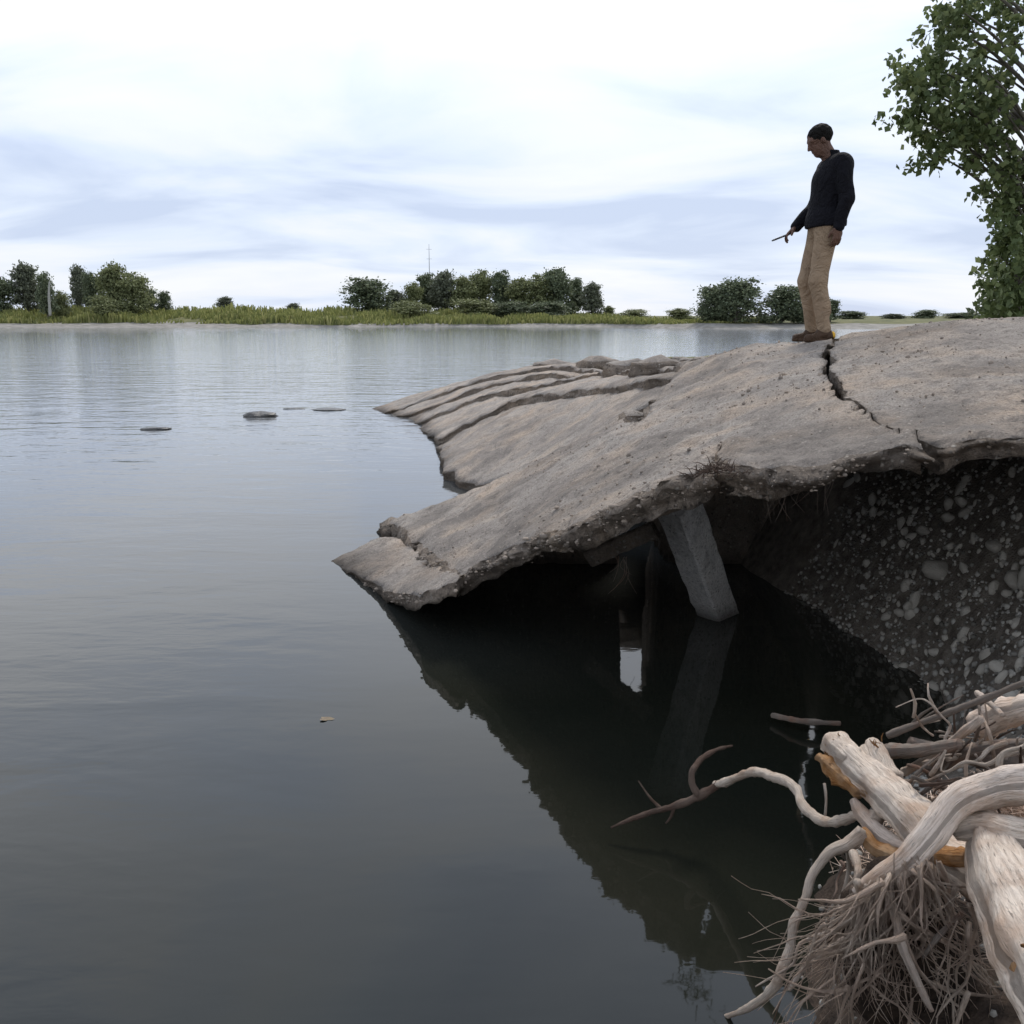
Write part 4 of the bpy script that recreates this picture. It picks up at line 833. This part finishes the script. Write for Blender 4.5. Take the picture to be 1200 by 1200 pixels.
V, F_ = quads(Cq, uq*.0016, dq*rng.uniform(.02, .08, (len(Cq), 1))); tag(link(qmesh('leaf_litter', V, F_), 'leaf_litter', M_ROOTLET, smooth=False), kind='stuff')
# ------------------------------------------------------------------ the man
def smin(a, b, k):
    h = np.clip(.5+.5*(b-a)/k, 0, 1); return b*(1-h)+a*h-k*h*(1-h)
def cone(P, a, b, ra, rb, sc=(1, 1, 1)):
    a, b = np.array(a, float), np.array(b, float); s = np.array(sc); ab = (b-a); t = np.clip(((P-a)@ab)/(ab@ab), 0, 1)
    return np.linalg.norm((P-a-t[..., None]*ab)/s, axis=-1)-(ra+(rb-ra)*t)
def ell(P, c, r):
    q = (P-np.array(c))/np.array(r); n = np.linalg.norm(q, axis=-1); return (n-1)*min(r)
def snet(fn, lo, hi, h):
    ax = [np.arange(lo[i], hi[i]+h, h) for i in range(3)]; G = np.stack(np.meshgrid(*ax, indexing='ij'), -1); D = fn(G)
    S = D < 0; nx_, ny_, nz_ = S.shape
    cor = [(i, j, k) for i in (0, 1) for j in (0, 1) for k in (0, 1)]
    sl_ = lambda A, o: A[o[0]:o[0]+nx_-1, o[1]:o[1]+ny_-1, o[2]:o[2]+nz_-1]
    cnt = sum(sl_(S, o).astype(int) for o in cor); act = (cnt > 0) & (cnt < 8); idx = -np.ones(act.shape, int); idx[act] = np.arange(act.sum())
    acc = np.zeros((act.sum(), 3)); num = np.zeros(act.sum())
    for a in cor:
        for d in range(3):
            if a[d]: continue
            b = list(a); b[d] = 1; da = sl_(D, a)[act]; db = sl_(D, b)[act]; m = (da < 0) != (db < 0); t = np.where(m, da/np.where(m, da-db, 1), 0)
            p = np.tile(np.array(a, float), (len(t), 1)); p[:, d] += t; acc[m] += p[m]; num[m] += 1
    V = (np.argwhere(act)+acc/num[:, None])*h+np.array(lo); Fc = []
    for d in range(3):
        e1, e2 = [(1, 2), (2, 0), (0, 1)][d]
        o = [slice(1, -1)]*3; o[d] = slice(0, -1); o2 = list(o); o2[d] = slice(1, None)
        A = S[tuple(o)]; B = S[tuple(o2)]
        I = np.argwhere(A != B); off = np.ones(3, int); off[d] = 0; I = I+off
        sgn = S[tuple(I.T)]
        u = np.zeros(3, int); u[e1] = 1; v = np.zeros(3, int); v[e2] = 1
        q = np.stack([idx[tuple((I-u-v).T)], idx[tuple((I-v).T)], idx[tuple(I.T)], idx[tuple((I-u).T)]], 1)
        q[~sgn] = q[~sgn][:, ::-1]; Fc.append(q)
    return V, np.vstack(Fc)
# the man faces -X; his left side (-Y) is nearer the camera
J = dict(ank=(.04, .10), knee=(-.035, .50), hip=(.06, .93))
Lh, Rh = -.095, .095
SHL, ELL_, WRL = (.125, -.185, 1.405), (.155, -.235, 1.12), (.105, -.235, .915)
SHR, ELR, WRR = (.105, .185, 1.405), (.06, .235, 1.14), (-.115, .19, .945)
def legs(P, add=0.):
    d = 1e3
    for s, kx, ax_ in ((Lh, .005, .075), (Rh, -.03, .04)):
        a = cone(P, (.06, s, .92), (kx, s*1.05, .50), .080+add, .053+add); b = cone(P, (kx, s*1.05, .50), (ax_, s*1.05, .11), .051+add, .036+add*1.1)
        c = cone(P, (kx+.03, s*1.05, .40), (ax_+.02, s*1.05, .25), .045+add*.5, .035); q = smin(smin(a, b, .04), c, .03); d = smin(d, q, .02) if np.ndim(d) else q
    return d
def torso(P, add=0.):
    d = ell(P, (.07, 0, .95), (.115+add, .165+add, .13+add)); d = smin(d, ell(P, (.075, 0, 1.10), (.108+add, .148+add, .16)), .06)
    d = smin(d, ell(P, (.10, 0, 1.27), (.122+add, .175+add, .18)), .06); d = smin(d, cone(P, (.125, -.15, 1.395), (.115, .15, 1.395), .062+add, .062+add), .06); return d
def arms(P, add=0.):
    l = smin(cone(P, SHL, ELL_, .054+add, .042+add), cone(P, ELL_, WRL, .042+add, .028+add), .02); r = smin(cone(P, SHR, ELR, .054+add, .042+add), cone(P, ELR, WRR, .042+add, .028+add), .02); return l, r
def head(P):
    # head bowed; local frame: origin, face forward tilted down
    c = np.array((-.018, 0, 1.60)); al = R(26); fx = np.array((-math.cos(al), 0, -math.sin(al))); uz = np.array((-math.sin(al), 0, math.cos(al)))
    q = P-c; X_ = q@fx; Y_ = q[..., 1]; Z_ = q@uz; Q = np.stack([X_, Y_, Z_], -1)
    d = ell(Q, (-.012, 0, .03), (.098, .078, .088)); d = smin(d, ell(Q, (.025, 0, -.045), (.062, .058, .072)), .04)
    d = smin(d, ell(Q, (.048, 0, -.092), (.030, .030, .024)), .02)                  # chin
    d = smin(d, cone(Q, (.088, 0, .012), (.104, 0, -.028), .009, .014), .012)           # nose
    d = smin(d, cone(Q, (.074, -.035, .026), (.074, .035, .026), .014, .014), .015)    # brow
    for s in (-1, 1):
        d = np.maximum(d, -ell(Q, (.094, .030*s, .004), (.014, .017, .011)))             # sockets
        d = smin(d, ell(Q, (.077, .030*s, .004), (.012, .013, .011)), .004)
        d = smin(d, ell(Q, (-.005, .079*s, -.01), (.018, .010, .031)), .006)             # ears
    d = smin(d, ell(Q, (.082, 0, -.052), (.012, .024, .006)), .004); d = smin(d, ell(Q, (.080, 0, -.064), (.012, .020, .007)), .004)
    return d, Q
def fingers(P, w, dirv, side, palm_n, curl):
    """palm, four unequal bent fingers and a thumb"""
    w = np.array(w); f = np.array(dirv, float); f /= np.linalg.norm(f); n_ = np.array(palm_n, float); n_ -= f*(n_@f); n_ /= np.linalg.norm(n_); s = np.cross(f, n_)*side
    d = cone(P, w, w+f*.03, .026, .024); pc = w+f*.055
    q = P-pc; Q = np.stack([q@f, q@s, q@n_], -1); d = smin(d, ell(Q, (0, 0, 0), (.050, .042, .017)), .015)
    for i, (o, ln) in enumerate(((-.030, .068), (-.010, .078), (.010, .074), (.029, .058))):
        a = w+f*.092+s*o; b = a+(f*math.cos(curl*.5)+n_*math.sin(curl*.5))*ln*.45; c = b+(f*math.cos(curl*1.3)+n_*math.sin(curl*1.3))*ln*.32; e_ = c+(f*math.cos(curl*2)+n_*math.sin(curl*2))*ln*.25
        g_ = np.minimum(np.minimum(cone(P, a, b, .0095, .009), cone(P, b, c, .009, .0082)), cone(P, c, e_, .0082, .007)); d = smin(d, g_, .006)
    a = w+f*.03-s*.030; b = a+(f*.7-s*.55+n_*.35)*.04; c = b+(f*.85-s*.05+n_*.5)*.035
    return smin(d, np.minimum(cone(P, a, b, .013, .011), cone(P, b, c, .011, .009)), .01)
MAN = (2.31, 7.82); mz = float(SB(np.array([MAN]))[0])
man = empty('person', (MAN[0], MAN[1], mz+.0)); MS = .925; man.scale = (MS,)*3
def body(P):
    d = smin(torso(P), legs(P), .04); l, r = arms(P); d = smin(d, l, .03); d = smin(d, r, .03)
    d = smin(d, cone(P, (.09, 0, 1.44), (.025, 0, 1.545), .064, .058), .03); h, _ = head(P); d = smin(d, h, .02)
    for s, ax_ in ((Lh*1.05, .075), (Rh*1.05, .04)): d = smin(d, cone(P, (ax_+.02, s, .05), (ax_-.12, s*1.15, .035), .033, .026), .03)
    return d
V1, F1 = snet(body, (-.25, -.36, -.02), (.33, .36, 1.80), .0095)
hl = lambda P: fingers(P, WRL, (-.10, .0, -1), 1, (-.2, 1, 0), .55); V2_, F2 = snet(hl, (.0, -.33, .68), (.2, -.12, .97), .004)
dR = np.array(WRR)-np.array(ELR); hr = lambda P: fingers(P, WRR, (-.75, -.05, -.62), -1, (-.1, -.2, -1.), .75); V3, F3 = snet(hr, (-.36, .08, .74), (-.06, .30, 1.0), .004)
Vb = np.vstack([V1, V2_, V3]); Fb = np.vstack([F1, F2+len(V1), F3+len(V1)+len(V2_)]); link(qmesh('body', Vb, Fb), 'body', M_SKIN, man)
def shirt(P):
    d = torso(P, .022); l, r = arms(P, .018); d = smin(d, l, .025); d = smin(d, r, .025); d = smin(d, cone(P, (.108, 0, 1.43), (.08, 0, 1.505), .074, .070), .02)
    d = d+.004*np.sin(P[..., 2]*26+P[..., 1]*22+2*np.sin(P[..., 0]*19))
    cutz = np.maximum(.925-P[..., 2]+.05*(P[..., 0]-.07), P[..., 2]-1.525)
    core = np.maximum(torso(P, .022), cutz)
    arm_ = np.minimum(l, r); ed = np.minimum(np.linalg.norm(P-np.array(WRL), axis=-1), np.linalg.norm(P-np.array(WRR), axis=-1))
    tor = smin(torso(P, .034), ell(P, (.07, 0, .96), (.158, .208, .16)), .03); d = np.minimum(d, tor)
    return np.where(tor < arm_, np.maximum(d, cutz), np.maximum(d, np.maximum(P[..., 2]-1.50, .022-ed)))
V, F_ = snet(shirt, (-.20, -.36, .85), (.33, .36, 1.56), .0095); link(qmesh('shirt', V, F_), 'shirt', M_SHIRT, man)
def pants(P):
    d = smin(legs(P, .017), ell(P, (.07, 0, .94), (.120, .168, .12)), .04)
    d = d+.004*np.sin(P[..., 2]*24+P[..., 1]*34+3*np.sin(P[..., 0]*25))*(.4+.6*np.exp(-((P[..., 2]-.12)/.2)**2)); return np.maximum(d, np.maximum(P[..., 2]-1.0, .07-P[..., 2]))
V, F_ = snet(pants, (-.2, -.3, .04), (.3, .3, 1.05), .0095); link(qmesh('trousers', V, F_), 'trousers', M_KHAKI, man)
def hairf(P):
    _, Q = head(P); d = ell(Q, (-.020, 0, .036), (.103, .086, .090)); 
    return np.maximum(d+.002*np.sin(P[..., 0]*90)*np.sin(P[..., 2]*110+P[..., 1]*70), np.maximum(-(ell(Q, (.100, 0, -.035), (.095, .10, .092))), -.045-Q[..., 2])) 
V, F_ = snet(hairf, (-.22, -.13, 1.45), (.16, .13, 1.80), .006); link(qmesh('hair', V, F_), 'hair', M_HAIR, man)
for s, ax_ in ((Lh*1.05, .075), (Rh*1.05, .04)):
    sh = lambda P: np.maximum(smin(smin(cone(P, (ax_+.045, s, .045), (ax_-.125, s*1.15, .032), .043, .036), ell(P, (ax_, s, .085), (.06, .045, .05)), .03), ell(P, (ax_-.045, s*1.08, .012), (.12, .048, .02)), .01), -P[..., 2])
    V, F_ = snet(sh, (ax_-.22, s-.1, -.015), (ax_+.12, s+.1, .16), .006); so_ = link(qmesh('shoe', V, F_), 'shoe', M_SHOE, man)
    hl2 = lambda P: np.maximum(ell(P, (ax_+.075, s, .055), (.024, .034, .035)), -P[..., 2]); V, F_ = snet(hl2, (ax_+.03, s-.05, 0.), (ax_+.13, s+.05, .12), .006); link(qmesh('heel_tab', V, F_), 'heel_tab', M_YEL, so_)
tag(man, 'man in a dark long-sleeved top and khaki trousers looking down on the slab edge', 'person')
# the small device held in his far hand
hp = np.array(WRR)+np.array((-.75, -.05, -.62))/.975*.12+np.array((-.02, 0, -.012)); mb = MB(); ph = empty('phone', (MAN[0]+MS*hp[0], MAN[1]+MS*hp[1], mz+MS*hp[2]))
prism(mb, (-.075, 0, -.02), (.055, 0, .03), .068, .011, 0., 6, 0, 0, .003); mb.build('phone_body', M_PHONE, ph, smooth=False)
mb = MB(); prism(mb, (-.068, 0, -.0105), (.048, 0, .0345), .058, .002, 0., 4, 0, 0, .0005); mb.build('screen', M_PHONE, ph, smooth=False)
tag(ph, 'dark phone held out in the hand of the man', 'phone')
